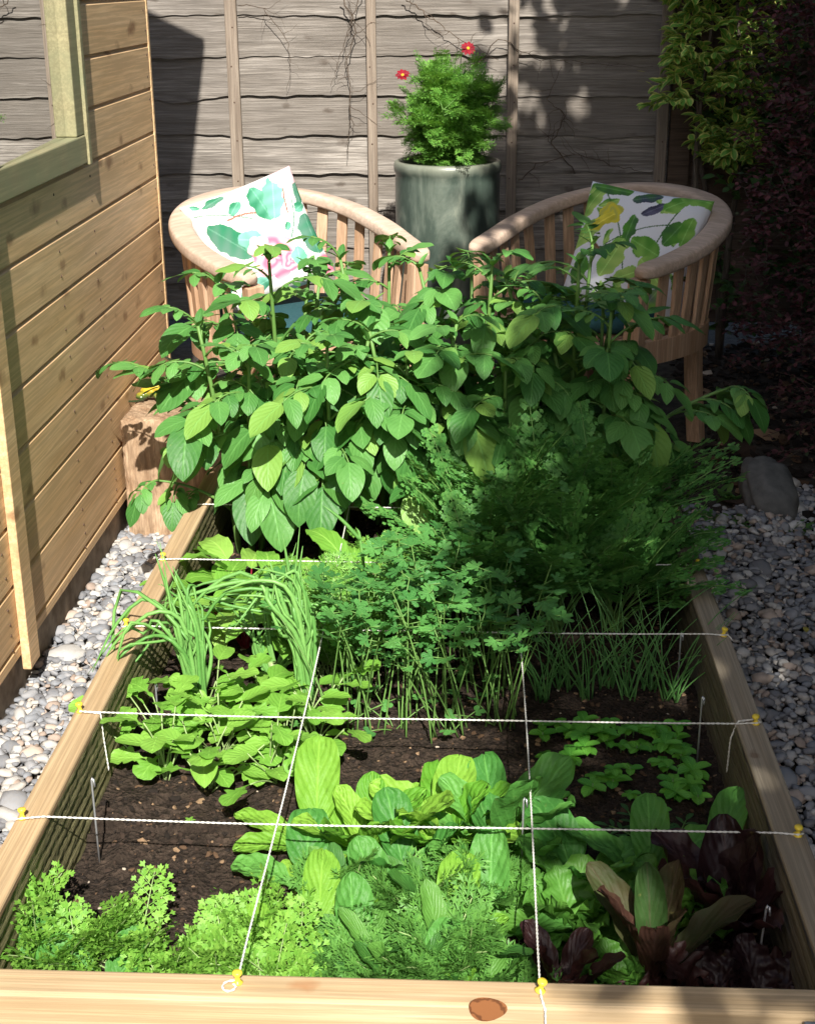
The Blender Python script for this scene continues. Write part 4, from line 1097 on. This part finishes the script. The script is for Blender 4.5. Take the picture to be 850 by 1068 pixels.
# coriander / flat leaf parsley on long stalks
cor = [(-.115, .70, 'bright coriander plant beside the rocket'), (-.04, .70, 'coriander plant behind the upright lettuces'), (.045, .68, 'coriander plant right behind the tallest lettuce'), (.115, .72, 'coriander plant left of the lengthwise string, nearest the bare dark soil'),
       (-.08, .80, 'coriander plant in the middle of the herb square'), (.01, .80, 'coriander plant with long bare stalks in the middle'), (.10, .84, 'coriander plant next to the chives'), (-.03, .90, 'coriander plant at the back of the herb square'), (.07, .94, 'coriander plant with sunlit top leaves by the carrots')]
for x, y, lb in cor:
    bl, bs = Buf(), Buf()
    for k in range(11):
        a = U(0, 6.28); P, A = arc((U(-.035, .035), U(-.035, .035), 0), a, PI / 2 - U(.02, .34), U(.165, .25), U(.0, .45), 7)
        bs.tube(P, np.linspace(.0016, .0009, 8), 5)
        yw = a + U(-.5, .5); rr1 = U(.017, .026)
        fan_leaf(bl, P[-1], yw, U(-.2, .6), rr1 * 1.0, 5, .5)
        for sg in (-1, 1):
            for q, sz in ((.0, .95), (-.20, .75)):
                p = at_arc(P, 1 + q * .8) if q else P[-1]
                e = p + np.array([math.cos(yw + sg * 1.25), math.sin(yw + sg * 1.25), .25]) * rr1 * .8
                bs.tube([p, e], .0008, 4); fan_leaf(bl, e, yw + sg * U(.8, 1.3), U(-.3, .5), rr1 * sz * .95, 5, .5)
    for k in range(4):
        a = U(0, 6.28); P, A = arc((0, 0, 0), a, U(.5, 1.1), U(.04, .09), .4, 5); bs.tube(P, .001, 4); fan_leaf(bl, P[-1], a, 0, .015, 3, .5)
    plant('coriander_plant', lb, 'herb', x, y, 'coriander plants in the middle square', [('foliage', bl, L_cor), ('stems', bs, stem_g)])

# rocket
rk = [(-.36, .53, 'rocket plant with one long oval leaf over the bare soil, beside the left board'), (-.29, .50, 'rocket plant at the front, its round leaf casting a shadow on the soil'), (-.20, .52, 'rocket plant at the front right next to the lengthwise string'),
      (-.375, .61, 'rocket plant behind the second string by the left board'), (-.29, .60, 'rocket plant in the middle of its square'), (-.20, .62, 'rocket plant crossing under the second string'), (-.25, .69, 'rocket plant at the back of its square'),
      (-.15, .59, 'rocket plant mingling with the coriander'), (-.33, .70, 'rocket plant at the foot of the leftmost onions'), (-.16, .68, 'rocket plant at the foot of the right onion clump')]
for i, (x, y, lb) in enumerate(rk):
    bl, bs = Buf(), Buf()
    for k in range(15):
        a = U(0, 6.28); P, A = arc((U(-.012, .012), U(-.012, .012), 0), a, U(.75, 1.5), U(.035, .105), U(0, .5), 5)
        bs.tube(P, .0012, 4)
        if k % 3 == 0: blade(bl, P[-1], a, U(.0, .5), U(.035, .05), U(.028, .038), P_ell, U(.2, .8), U(.1, .3), .03, 2, U(-.3, .3), 7, 4)
        else: blade(bl, P[-1], a, U(.1, .7), U(.05, .075), U(.026, .040), P_rock, U(.3, 1.1), U(.0, .35), .04, 3, U(-.4, .4), 14, 4)
    if i == 0: 
        blade(bl, (-.01, -.02, .065), R(170), .2, .055, .032, P_ell, .3, .2, nv=8, nu=6)
    if i == 1: blade(bl, (0, -.02, .06), R(-80), .1, .052, .05, P_ov, .8, .2, nv=8, nu=6)
    plant('rocket_plant', lb, 'salad plant', x, y, 'rocket plants in the sunny left square', [('foliage', bl, L_rocket), ('stems', bs, stem_p)])
# tiny seedling on the bare soil
b = Buf(); 
for k in range(5): blade(b, (0, 0, .006), k * 1.26, .3, .009, .006, P_ov, .3, .2, nv=4, nu=2)
s2 = Buf(); s2.tube([(0, 0, 0), (0, 0, .007)], .0006, 4)
plant('seedling', 'single tiny seedling on the bare sunny soil', 'seedling', -.30, .41, 'x', [('foliage', b, L_rocket), ('stems', s2, stem_p)])
del bpy.data.objects[[o.name for o in bpy.data.objects if o.name.startswith('seedling')][0]]['group']

# onions
def onion(bl, base, leaves, r=.0042):
    for pts in leaves:
        P = catmull(pts, 14); P = P + np.array(base)
        rad = np.interp(np.linspace(0, 1, 14), [0, .3, .8, 1], [r * .9, r, r * .7, r * .12])
        bl.tube(P, rad * U(.8, 1.15), 7)
ons = [
 (-.345, .71, 'spring onion clump by the left board, some leaves hanging out over the gravel', [
   [(0, 0, 0), (-.01, .01, .10), (-.03, .02, .18), (-.055, .03, .27)], [(0, 0, 0), (-.01, 0, .1), (-.03, .01, .17), (-.075, .02, .20), (-.12, .0, .16), (-.15, -.03, .10)],
   [(.004, 0, 0), (-.005, 0, .12), (-.02, .0, .18), (-.06, -.01, .19), (-.11, -.02, .15), (-.13, -.03, .12)], [(.01, 0, 0), (.01, .01, .10), (.0, .02, .18), (-.03, .03, .25)],
   [(.005, .004, 0), (.01, .01, .12), (.0, .01, .185), (-.02, .02, .20)], [(0, .006, 0), (.012, .02, .11), (.005, .02, .20)], [(.0, 0, 0), (-.012, .01, .12), (-.02, .02, .2), (-.03, .04, .24)]]),
 (-.18, .735, 'thick upright spring onion clump with leaves bending far to the left', [
   [(0, 0, 0), (-.01, .01, .12), (-.02, .02, .22), (-.03, .03, .29)], [(0, 0, 0), (-.005, .01, .12), (-.01, .02, .20), (.0, .03, .27)],
   [(.003, 0, 0), (-.01, .01, .13), (-.03, .02, .20), (-.09, .02, .215), (-.16, .01, .20), (-.22, .0, .18)], [(-.003, .004, 0), (-.01, .01, .12), (-.025, .02, .19), (-.08, .03, .21), (-.14, .03, .21), (-.20, .02, .19)],
   [(0, .005, 0), (-.01, .01, .11), (-.02, .02, .18), (-.07, .04, .20), (-.13, .05, .19), (-.18, .05, .17)], [(.005, .004, 0), (.005, .01, .12), (.02, .02, .18), (.05, .03, .16), (.08, .04, .10)],
   [(.004, -.004, 0), (.0, 0, .12), (-.02, .0, .21), (-.07, .0, .225), (-.12, -.01, .21)], [(0, 0, 0), (.006, .01, .14), (-.004, .02, .24)], [(0, 0, 0), (-.012, .0, .12), (-.035, .01, .2), (-.05, .02, .25)]]),
 (-.245, .84, 'slender spring onion clump between the two larger ones', [
   [(0, 0, 0), (-.02, .01, .07), (-.04, .02, .14)], [(0, 0, 0), (.0, .01, .08), (.004, .02, .16)], [(0, 0, 0), (.015, .01, .05), (.03, .02, .09), (.04, .02, .13)], [(0, 0, 0), (.02, 0, .04), (.05, 0, .07)], [(0, 0, 0), (-.025, 0, .05), (-.03, 0, .1)]]),
 (-.10, .95, 'single tall spring onion with a kinked leaf right of the beet leaves', [
   [(0, 0, 0), (.0, .01, .10), (-.01, .02, .20), (-.015, .02, .22)], [(-.01, .02, .20), (-.04, .02, .235), (-.07, .02, .26)], [(0, 0, 0), (.03, .0, .1), (.07, .0, .135), (.10, .0, .15)]])]
for x, y, lb, lv in ons:
    b = Buf(); onion(b, (0, 0, 0), lv, .0040); s2 = Buf()
    for rr3 in ((.0036, .0030, .0027) if 'single' not in lb else ()):
        onion(b, (0, 0, 0), [[tuple(np.array(p) * U(.72, 1.1) + np.array([U(-.010, .010), U(-.008, .008), 0]) * (1 + 2.2 * (i > 1))) for i, p in enumerate(L_)] for L_ in lv], rr3)
    for k in range(3): s2.tube([(U(-.004, .004), U(-.004, .004), -.002), (U(-.004, .004), U(-.004, .004), .035)], [.0050, .0046], 7)
    plant('spring_onion', lb, 'onion plant', x, y, 'spring onions', [('leaves', b, L_onion), ('shanks', s2, stem_p)])

# beet
for x, y, lb in ((-.36, 1.03, 'beetroot plant against the left board'), (-.27, 1.05, 'beetroot plant with the broadest pale leaves'), (-.19, 1.03, 'beetroot plant left of the lengthwise string'), (-.31, .97, 'low beetroot plant at the front of its square'), (-.22, .94, 'low beetroot plant under the bending onion leaves'), (-.13, 1.10, 'beetroot plant with a tall ruffled leaf by the lengthwise string'), (-.33, 1.12, 'beetroot plant under the leftmost potato')):
    bl, bs = Buf(), Buf()
    for k in range(9):
        a = U(0, 6.28); P, A = arc((U(-.006, .006), U(-.006, .006), 0), a, U(1.0, 1.45), U(.06, .105), U(.1, .5), 5)
        bs.tube(P, np.linspace(.0024, .0016, 6), 5); blade(bl, P[-1], a, U(.4, 1.1), U(.085, .12), U(.055, .075), P_ov, U(.8, 1.7), U(.0, .25), .04, 4, U(-.3, .3), 12, 6)
    plant('beetroot_plant', lb, 'beetroot plant', x, y, 'beetroot plants behind the onions', [('foliage', bl, L_beet), ('stems', bs, stem_r)])

# chives: thin blades
for x, y, lb in ((.19, .80, 'leftmost chive tuft, leaning left by the lengthwise string'), (.225, .84, 'second chive tuft from the left'), (.26, .80, 'third chive tuft from the left'), (.295, .84, 'fourth chive tuft from the left'), (.325, .80, 'third chive tuft from the right'), (.36, .84, 'second chive tuft from the right'), (.39, .80, 'rightmost chive tuft beside the wire peg')):
    b = Buf()
    for k in range(15):
        a = U(0, 6.28); P, A = arc((U(-.012, .012), U(-.012, .012), 0), a, PI / 2 - U(.0, .5), U(.10, .20), U(.1, .9), 8)
        b.tube(P, np.linspace(.0016, .0004, 9), 5)
    if lb.startswith('rightmost') or lb.startswith('third chive tuft from the right'):
        P, A = arc((0, 0, 0), R(25), 1.4, .24, 1.1, 12); b.tube(P, np.linspace(.0018, .0005, 13), 5)
    plant('chive_tuft', lb, 'chives', x, y, 'chive tufts in the shaded right square', [('leaves', b, L_chive)])

# oval leaved seedlings
def seedling_parts(n, s):
    bl, bs = Buf(), Buf(); bs.tube([(0, 0, 0), (0, 0, .018)], .0011, 5)
    for k in range(n):
        a = k * PI / 2 + (k // 4) * .78 + U(-.2, .2); blade(bl, (0, 0, .014 + .004 * (k // 4)), a, U(.1, .5), s * U(.8, 1.15), s * .68 * U(.9, 1.1), P_ell, U(.4, .9), U(.2, .4), nv=6, nu=4)
    return [('foliage', bl, L_basil), ('stems', bs, stem_g)]
protos = [seedling_parts(6, .026), seedling_parts(8, .024), seedling_parts(4, .024), seedling_parts(6, .018)]
first = [None] * 4; sg_n = 0
px = []
for y in (.46, .495, .53, .565, .60, .635, .665, .695):
    for x in np.arange(.19, .40, .028):
        if rng.random() < .74 and not (y < .5 and (x < .25 or rng.random() < .5)): px.append((x + U(-.008, .008), y + U(-.012, .012)))
for (x, y) in px:
    k = rng.integers(0, 4); zz = float(zsoil(np.array([x]), np.array([y]))[0])
    lb = 'small glossy oval leaved seedling among many alike in the dark right square'
    if first[k] is None: first[k] = plant('basil_seedling', lb, 'seedling', x, y, 'glossy oval leaved seedlings', protos[k])
    else: dup(first[k], (x, y, zz - .002), U(0, 6.28), scale=U(.8, 1.2))

# marigolds
for x, y, lb in ((.30, .40, 'dark toothed marigold seedling in front of the oval seedlings'), (.175, .44, 'dark marigold seedling right of the lengthwise string'), (.345, .385, 'low marigold seedling by the nearest string at right')):
    bl, bs = Buf(), Buf()
    for k in range(7):
        a = k * .9 + U(-.2, .2); P, A = arc((0, 0, .01), a, U(.3, .9), U(.035, .05), .5, 4); bs.tube(P, .0009, 4)
        for q in (.35, .6, .85):
            for sg in (-1, 1): blade(bl, at_arc(P, q), a + sg * 1.0, .2, .020, .006, P_lan, .4, .2, nv=4, nu=2)
        blade(bl, P[-1], a, .1, .026, .008, P_lan, .4, .2, nv=4, nu=2)
    bs.tube([(0, 0, 0), (0, 0, .014)], .0012, 4)
    plant('marigold_seedling', lb, 'seedling', x, y, 'dark marigold seedlings', [('foliage', bl, L_mari), ('stems', bs, stem_g)])

# upright spoon leaved lettuces
def rosette(spec, mat, L, W, prof=P_spoon, ruf=.03, rf=3, cup=.5, bend=(.3, .9), nv=20, nu=10, crk=.05):
    bl = Buf()
    for a, el, s in spec:
        blade(bl, (.008 * math.cos(R(a)), .008 * math.sin(R(a)), 0), R(a), R(el), L * s, W * s, prof, U(*bend), U(.6, 1.) * cup, ruf, rf, U(-.15, .15), nv, nu, U(-.3, .3), crk=crk)
    return [('foliage', bl, mat)]
def rs(n, e0=25, e1=80, s0=.7, s1=1.05): return [(k * 137.5 + U(-15, 15), e0 + (e1 - e0) * (k / max(1, n - 1)) + U(-5, 5), U(s0, s1)) for k in range(n)]
lets = [(.045, .375, 'tallest bright lettuce in the centre with ruffled yellow green leaves', L_let, .145, .066, rs(14, 40, 85), .035, 4),
        (-.055, .36, 'bright lettuce left of centre with smooth spoon shaped leaves', L_let, .14, .060, rs(11, 40, 85), .03, 3),
        (-.125, .37, 'lettuce with one tall upright leaf beside the left lengthwise string', L_let, .155, .066, [(100, 82, 1.05), (200, 40, .7), (300, 35, .65), (20, 45, .7), (250, 20, .8), (160, 30, .75), (330, 25, .6)], .02, 3),
        (.11, .375, 'bright lettuce behind the nearest string, right of centre', L_pak, .145, .062, rs(11, 40, 85), .03, 3),
        (.0, .30, 'spoon leaved lettuce just in front of the nearest string', L_pak, .115, .054, rs(9, 30, 75), .02, 3),
        (.12, .32, 'lettuce in half shade beside the right lengthwise string', L_pak, .125, .062, rs(8, 35, 80), .02, 3),
        (-.13, .285, 'low broad leaved lettuce at the foot of the left lengthwise string', L_pak, .10, .060, rs(7, 15, 60), .02, 3),
        (-.02, .20, 'pak choi with a round cupped leaf standing in the feathery salad', L_pak, .12, .055, [(265, 55, .8), (120, 75, 1.0), (30, 60, .8), (190, 50, .8)], .02, 2),
        (.10, .20, 'pak choi with one upright rounded leaf beside the right lengthwise string', L_pak, .13, .055, [(95, 78, 1.0), (200, 50, .7), (330, 50, .75)], .02, 2),
        (-.10, .15, 'pak choi with pale slender leaves near the front board', L_let, .12, .045, [(100, 75, 1.0), (170, 55, .8), (20, 60, .8), (260, 50, .6)], .02, 2),
        (-.055, .13, 'pak choi with a broad leaf leaning over the front board left of the knot', L_pak, .12, .055, [(250, 55, .8), (100, 80, 1.0), (180, 55, .8), (350, 55, .8)], .02, 2),
        (.055, .16, 'pak choi with two pale leaves in the middle of the ferny salad', L_let, .12, .050, [(80, 82, 1.0), (270, 60, .8), (10, 60, .7)], .02, 2),
        (.03, .075, 'low pak choi against the front board above the knot', L_pak, .095, .045, [(270, 60, .8), (60, 80, 1.0), (180, 50, .8), (120, 70, .9)], .02, 2),
        (-.17, .10, 'pale pak choi leaf showing beside the left pin', L_let, .085, .045, [(90, 75, 1.0), (270, 55, .8)], .02, 2),
        (.22, .285, 'dark green lettuce in the shade right of the lengthwise string', L_pak, .125, .062, rs(8, 35, 80), .03, 3),
        (.305, .30, 'green lettuce with two upright rounded leaves in the shade', L_pak, .13, .058, [(150, 62, 1.0), (85, 76, 1.0), (30, 60, .9), (230, 40, .7), (300, 35, .7), (190, 30, .7)], .03, 3),
        (.385, .33, 'green lettuce leaf leaning upright by the right board', L_pak, .13, .05, [(60, 72, 1.1), (150, 50, .7), (260, 40, .6)], .02, 3),
        (-.33, .065, 'round leaved pak choi under the feathery salad at the front left', L_pak, .10, .060, [(250, 35, .85), (150, 55, .9), (320, 45, .8), (60, 60, .8)], .02, 2),
        (-.43, .06, 'round leaved pak choi in the front left corner of the bed', L_pak, .10, .062, [(250, 45, .85), (150, 55, .8), (320, 45, .8), (60, 60, 1.0)], .02, 2),
        ]
for x, y, lb, m, L, W, spec, ruf, rf in lets:
    plant('lettuce' if 'pak choi' not in lb else 'pak_choi', lb, 'lettuce' if 'pak choi' not in lb else 'pak choi', x, y, 'lettuces and pak choi at the front', rosette([(a_ + U(-10, 10), e_ - 8, s_ * U(.9, 1.1)) for a_, e_, s_ in spec], m, L * 1.02, W * .98, P_let, ruf * 1.2, rf, cup=.35, bend=(.2, 1.1)))

# frilly green lettuces
for x, y, lb in ((.20, .215, 'frilly green lettuce in the shade right of the lengthwise string'), (.315, .225, 'frilly green lettuce behind the tall half red lettuce'), (.245, .105, 'small bright frilly lettuce near the front board')):
    bl = Buf()
    s = .65 if 'small' in lb else 1
    for k in range(16):
        a = k * 2.4; blade(bl, (0, 0, 0), a, R(20 + 4 * k), .10 * s * U(.85, 1.1), .065 * s, P_wide, U(.3, 1.0), .3, .13, 5, U(-.2, .2), 18, 8)
    plant('frilly_lettuce', lb, 'lettuce', x, y, 'frilly green lettuces', [('foliage', bl, L_lollo)])
# red lettuces
reds = [(.385, .215, 'big dark purple lettuce leaning over the right board', L_red, .150, .075, rs(9, 50, 88, .8, 1.05), .06, 3),
        (.285, .115, 'tall half red cos lettuce near the front board', L_redg, .15, .040, rs(7, 72, 90, .85, 1.1), .03, 4),
        (.18, .085, 'small dark red cos lettuce beside the right lengthwise string', L_red, .10, .036, rs(6, 62, 88), .03, 4),
        (.34, .09, 'low frilly red lettuce at the front right', L_red, .09, .06, rs(10, 20, 70), .10, 5),
        (.405, .075, 'low frilly red lettuce in the front right corner', L_red, .09, .055, rs(9, 20, 65), .10, 5),
        (.235, .055, 'small reddish seedling lettuce against the front board', L_red, .055, .035, rs(6, 30, 70), .06, 4)]
for x, y, lb, m, L, W, spec, ruf, rf in reds:
    plant('red_lettuce', lb, 'lettuce', x, y, 'red lettuces in the shaded front corner', rosette(spec, m, L, W, P_wide if ruf > .05 else P_let, ruf * 1.3, rf, cup=.6, crk=.05))

# feathery salad (bright) front left and mizuna front centre
fe = [(-.43, .14, 'feathery bright salad plant in the front left corner', .9), (-.385, .10, 'feathery bright salad plant second from the left corner', 1), (-.325, .13, 'tall feathery salad plant beside the bare soil', 1.), (-.255, .08, 'feathery salad plant at the front board right of the corner clump', .62), (-.20, .10, 'feathery salad plant just left of the left lengthwise string', .7), (-.16, .17, 'feathery salad plant reaching over the left lengthwise string', .75), (-.12, .08, 'feathery salad plant right of the left lengthwise string at the front', .8)]
for x, y, lb, s in fe:
    bl, bs = Buf(), Buf()
    for k in range(12): frond(bl, (U(-.035, .02), U(-.02, .02), 0), U(0, 6.28), PI / 2 - U(.05, .75), U(.06, .13) * s, U(.1, .9), .026, 6, .0115, .0030, 2, .3, .001, bst=bs, flat=1.8)
    plant('feathery_salad', lb, 'salad plant', x, y, 'bright feathery salad plants at the front', [('foliage', bl, L_feath), ('stems', bs, stem_p)])
mz = [(-.06, .22, 'mizuna plant behind the round cupped leaf', 1), (.03, .22, 'mizuna plant in the centre of its square', 1), (-.06, .10, 'mizuna plant at the front board left of the knot', .9), (.0, .09, 'mizuna plant at the front board above the knot', 1), (.06, .12, 'mizuna plant right of the knot', 1), (.115, .10, 'mizuna plant beside the right lengthwise string at the front', .9), (.09, .24, 'mizuna plant behind the upright pak choi leaf', .9)]
for x, y, lb, s in mz:
    bl, bs = Buf(), Buf()
    for k in range(12): frond(bl, (U(-.03, .02), U(-.02, .02), 0), U(0, 6.28), PI / 2 - U(.1, .9), U(.05, .10) * s, U(.1, 1.), .020, 7, .017, .0019, 2, .25, .0012, bst=bs, flat=1.3)
    for k in range(9): 
        a = U(0, 6.28); blade(bl, (U(-.02, .02), U(-.02, .02), 0), a, U(.7, 1.35), U(.07, .11) * s, U(.022, .034), P_rock if k % 2 else P_let, U(.3, .9), .25, .05, 4, U(-.3, .3), 16, 6, crk=.03)
    plant('mizuna', lb, 'salad plant', x, y, 'mizuna plants at the front centre', [('foliage', bl, L_miz), ('stems', bs, stem_p)])

# ------------------------------------------------------------------ right hand side shrubs, rock, weeds
def branchy(b, base, dirs, r):
    for P in dirs: b.tube(catmull([base] + P, 14), np.linspace(r, r * .35, 14), 7)
pv = thing('variegated_shrub', 'variegated yellow edged evergreen shrub trained against the dark fence at right', 'shrub', (.80, 3.36, 0))
b = Buf(); branchy(b, (.08, 0, 0), [[(.05, 0, .35), (-.02, 0, .62), (-.05, -.02, .85)], [(.08, -.03, .4), (.10, -.03, .7), (.05, -.04, 1.1)]], .013)
branchy(b, (-.03, -.01, .5), [[(-.04, -.02, .7), (-.02, -.02, 1.0), (.02, 0, 1.5)]], .009); b.build('trunk', bark_m, pv)
bl = Buf(); bt = Buf()
for k in range(460):
    z = U(.62, 1.75); w_ = .17 * min(1, (z - .50) / .25)
    c = np.array([U(-w_, w_) + .045, U(-.12, .10), z])
    if z < .8: c[0] = U(-.03, .12) + .02
    a0_ = U(0, 6.28); P, A = arc(c, a0_, U(-.6, .8), U(.06, .12), U(0, .8), 5); bt.tube(P, .0012, 4)
    for m in range(11):
        blade(bl, at_arc(P, U(.1, 1)), a0_ + U(-1.4, 1.4), U(-.7, .7), U(.032, .052), U(.019, .026), P_lan, U(.1, .6), .25, roll=U(-.6, .6), nv=5, nu=4)
bl.build('foliage', L_priv, pv); bt.build('twigs', stem_g, pv)
def small_shrub(name, label, x, y, n, box, mat, ls, seed_r=.1, z0=0, stems=6):
    t = thing(name, label, 'shrub', (x, y, 0)); bl = Buf(); bt = Buf()
    for s in range(stems):
        a = U(0, 6.28); e = (box[0] * .7 * math.cos(a), box[1] * .7 * math.sin(a), box[3] * U(.7, .95))
        bt.tube(catmull([(0, 0, 0), (e[0] * .4 + U(-.04, .04), e[1] * .4, e[2] * .5), e], 10), np.linspace(.008, .002, 10), 5)
    for k in range(n):
        c = np.array([U(-1, 1) * box[0], U(-1, 1) * box[1], U(box[2], box[3])])
        a0_ = U(0, 6.28); P, A = arc(c, a0_, U(-.4, .9), U(.07, .15), U(0, .8), 5); bt.tube(P, .001, 4)
        for m in range(13):
            blade(bl, at_arc(P, U(.05, 1)), a0_ + U(-1.5, 1.5), U(-.6, .8), ls * U(.7, 1.2), ls * U(.5, .7), P_ell, .3, .2, roll=U(-.7, .7), nv=3, nu=2)
    bl.build('foliage', mat, t); bt.build('branches', bark_m, t); return t
small_shrub('barberry_shrub', 'dark purple leaved barberry bush at the right edge', 1.12, 2.80, 1500, (.27, .32, .10, 1.45), L_berb, .019)
small_shrub('barberry_shrub', 'low reddish bush spilling over the gravel at the right edge', 1.06, 2.25, 300, (.14, .18, .04, .40), L_berb, .016, stems=4)
small_shrub('dark_shrub', 'dark green bush above and behind the purple barberry at top right', 1.15, 3.30, 330, (.27, .14, .1, 1.7), L_dark, .04)
# rock
V0, F0 = ico(3)
nr = fnoise(V0[:, 0] * 1.5 + V0[:, 2], V0[:, 1] * 1.5 - V0[:, 2], 2.2, 8, 6); V = V0 * (1 + .12 * nr)[:, None]
V = np.sign(V) * np.abs(V) ** .8 * np.array([.062, .10, .062]); b = Buf(); b.add(V, None, F0)
o = b.build('rock', plas_g); o.location = (.775, 1.96, .03); o.rotation_euler = (R(28), R(-6), R(8)); tag(o, 'grey flat topped rock lying at the far end of the shaded gravel', 'rock')
def weed(x, y, s, label, name='weed'):
    bl = Buf()
    for k in range(26):
        a = U(0, 6.28); blade(bl, (U(-.03, .03) * s, U(-.03, .03) * s, 0), a, U(.2, 1.2), .03 * s * U(.6, 1.3), .012 * s, P_ell, U(.2, 1), .2, nv=4, nu=2)
    plant(name, label, 'weed', x, y, 'small weeds growing in the shaded gravel', [('foliage', bl, L_weed)], z=.006)
weed(.66, 1.83, 1.2, 'weed left of the grey rock'); weed(.80, 1.78, .9, 'weed at the foot of the grey rock'); weed(.79, 1.32, 1.1, 'flat weed at the right edge of the gravel'); weed(.70, 2.0, 1.2, 'weed between the rock and the chair leg'); weed(.86, 1.48, 1.0, 'weed on the gravel nearest the red bush'); weed(.60, 1.75, .8, 'weed beside the far end of the right board')
for x, y, lb in ((.665, .94, 'yellow fallen leaf on the gravel nearer the camera'), (.705, 1.24, 'yellow fallen leaf on the gravel near the right edge'), (.655, .80, 'pale fallen leaf by the right board')):
    b = Buf(); blade(b, (0, 0, 0), U(0, 6), .1, .022, .012, P_lan, .3, .3, nv=5, nu=4); o = b.build('fallen_leaf', L_dead); o.location = (x, y, .024); tag(o, lb, 'fallen leaf', 'yellow fallen leaves')
b = Buf(); blade(b, (0, 0, 0), R(170), .15, .03, .008, P_lan, .1, .3, nv=5, nu=4); o = b.build('fallen_leaf', L_dead); o.location = tuple(onY(673, 75, FYY - .045)); tag(o, 'dry yellow leaf caught on the shaded fence board', 'fallen leaf', 'yellow fallen leaves')

# ------------------------------------------------------------------ the tree that shades the right half (behind and right of the camera)
tr = thing('shade_tree', 'broad leafy tree standing behind and to the right of the camera', 'tree', (1.55, -1.9, 0))
ZC = 3.1; ce, se_ = math.cos(EL), math.sin(EL)
off = np.array([1.55, -1.9, 0])
HOLES = [(.27, .50, .035), (.34, .47, .022), (.46, .41, .035), (.03, 1.95, .05), (.42, 2.05, .016), (.80, 3.0, .075), (.72, 3.3, .06), (.86, 3.4, .06), (.66, 3.1, .05), (.22, .27, .03), (.31, .33, .025), (.40, .25, .02), (.18, .40, .025), (.44, .62, .03), (.37, .9, .03), (.20, 1.12, .035), (.25, 1.72, .03), (.20, 1.35, .03), (.33, 3.0, .04), (.36, 2.75, .03), (.52, 2.35, .03), (.60, 1.0, .03), (.40, 3.25, .04), (.15, .62, .03), (.66, .75, .03), (.30, 1.0, .025)]
def edge_x(v):   # left limit of the shade across the beam
    return np.interp(v, [-.6, .1, .38, .6, .85, 1.2, 1.5, 2.2, 3.0, 4.2], [.22, .14, .09, .09, .05, .0, -.06, -.05, .0, .0])
b = Buf(); clus = []
nC = 0
while nC < 520:
    v = U(-.7, 4.2); x = U(-.1, 2.3); q = U(-.8, .8)
    if nC > 440: v = U(.2, 2.2); x = U(.5, 1.3)
    if x < edge_x(v) + .10: continue
    if v > 2.7 and x > .6 and rng.random() < .4: continue
    if v < .15 and rng.random() < .75: continue
    if x < edge_x(v) + .3 and v > .9 and rng.random() < .35: continue
    clus.append((x, v, q)); nC += 1
bl = Buf()
Vs = []
for x, v, q in clus:
    for m in range(72):
        xx = x + rng.normal(0, .10); vv = v + rng.normal(0, .12); qq = q + rng.normal(0, .10)
        if xx < edge_x(vv) - .02: continue
        if any((xx - hx) ** 2 + (vv - hv) ** 2 < hr * hr for hx, hv, hr in HOLES): continue
        # position: v = Y*sin(EL)+Z*cos(EL); q along the beam around height ZC
        Z = ZC + qq * se_; Y = (vv - Z * ce) / se_
        c = np.array([xx - TX * (Z - .3) / se_, Y, Z]) - off
        n_ = rng.normal(0, 1, 3); n_ /= np.linalg.norm(n_); t_ = np.cross(n_, rng.normal(0, 1, 3)); t_ /= np.linalg.norm(t_); s_ = np.cross(n_, t_)
        L = U(.035, .055); W = L * .6
        Vs += [c - t_ * L, c + s_ * W - t_ * L * .2, c + s_ * W * .8 + t_ * L * .5, c + t_ * L, c - s_ * W * .8 + t_ * L * .5, c - s_ * W - t_ * L * .2]
Vs = np.array(Vs); k6 = np.arange(len(Vs) // 6) * 6
bl.add(Vs, np.vstack([np.stack([k6, k6 + 1, k6 + 2, k6 + 3], -1), np.stack([k6, k6 + 3, k6 + 4, k6 + 5], -1)]))
bl.build('crown', L_tree, tr)
b.tube(catmull([(0, 0, -.1), (.02, 0, 1.0), (0, .1, 2.0), (-.1, .2, 2.8)], 16), np.linspace(.13, .07, 16), 12)
for x, v, q in clus[::6]:
    Z = ZC + q * se_; Y = (v - Z * ce) / se_; e = np.array([x - TX * (Z - .3) / se_, Y, Z]) - off; s0 = np.array([-.02, .12, U(1.8, 2.7)])
    b.tube(catmull([s0, s0 * .5 + e * .5 + np.array([0, 0, .15]), e], 10), np.linspace(.035, .006, 10), 6)
b.build('trunk', bark_m, tr)

hd = thing('sky_blocker', 'tall dense dark leafy block added beyond the picture to keep sky light off the right side', 'sky_blocker', (1.95, .6, 0))  # added out of view, darkens the right side by blocking the sky
b = Buf(); b.box(-.20, .35, -2.9, 2.3, 0, 1.45); hb = Buf()
n = 9000
fx = rng.random(n); P = np.stack([np.where(fx < .7, -.26, rng.uniform(-.25, .4, n)) + rng.normal(0, .05, n), rng.uniform(-3, 2.35, n), np.where(fx < .7, rng.uniform(0, 1.5, n), 1.48 + rng.normal(0, .05, n))], -1)
N_ = rng.normal(0, 1, (n, 3)); N_ /= np.linalg.norm(N_, axis=1)[:, None]; T_ = np.cross(N_, rng.normal(0, 1, (n, 3))); T_ /= np.linalg.norm(T_, axis=1)[:, None]; S_ = np.cross(N_, T_)
L = rng.uniform(.03, .05, n)[:, None]
V = np.stack([P - T_ * L, P + S_ * L * .55, P + T_ * L, P - S_ * L * .55], 1).reshape(-1, 3)
hb.add(V, np.arange(4 * n).reshape(-1, 4)); hb.build('foliage', L_dark, hd); b.build('blocker_core', bark_m, hd, smooth=False)
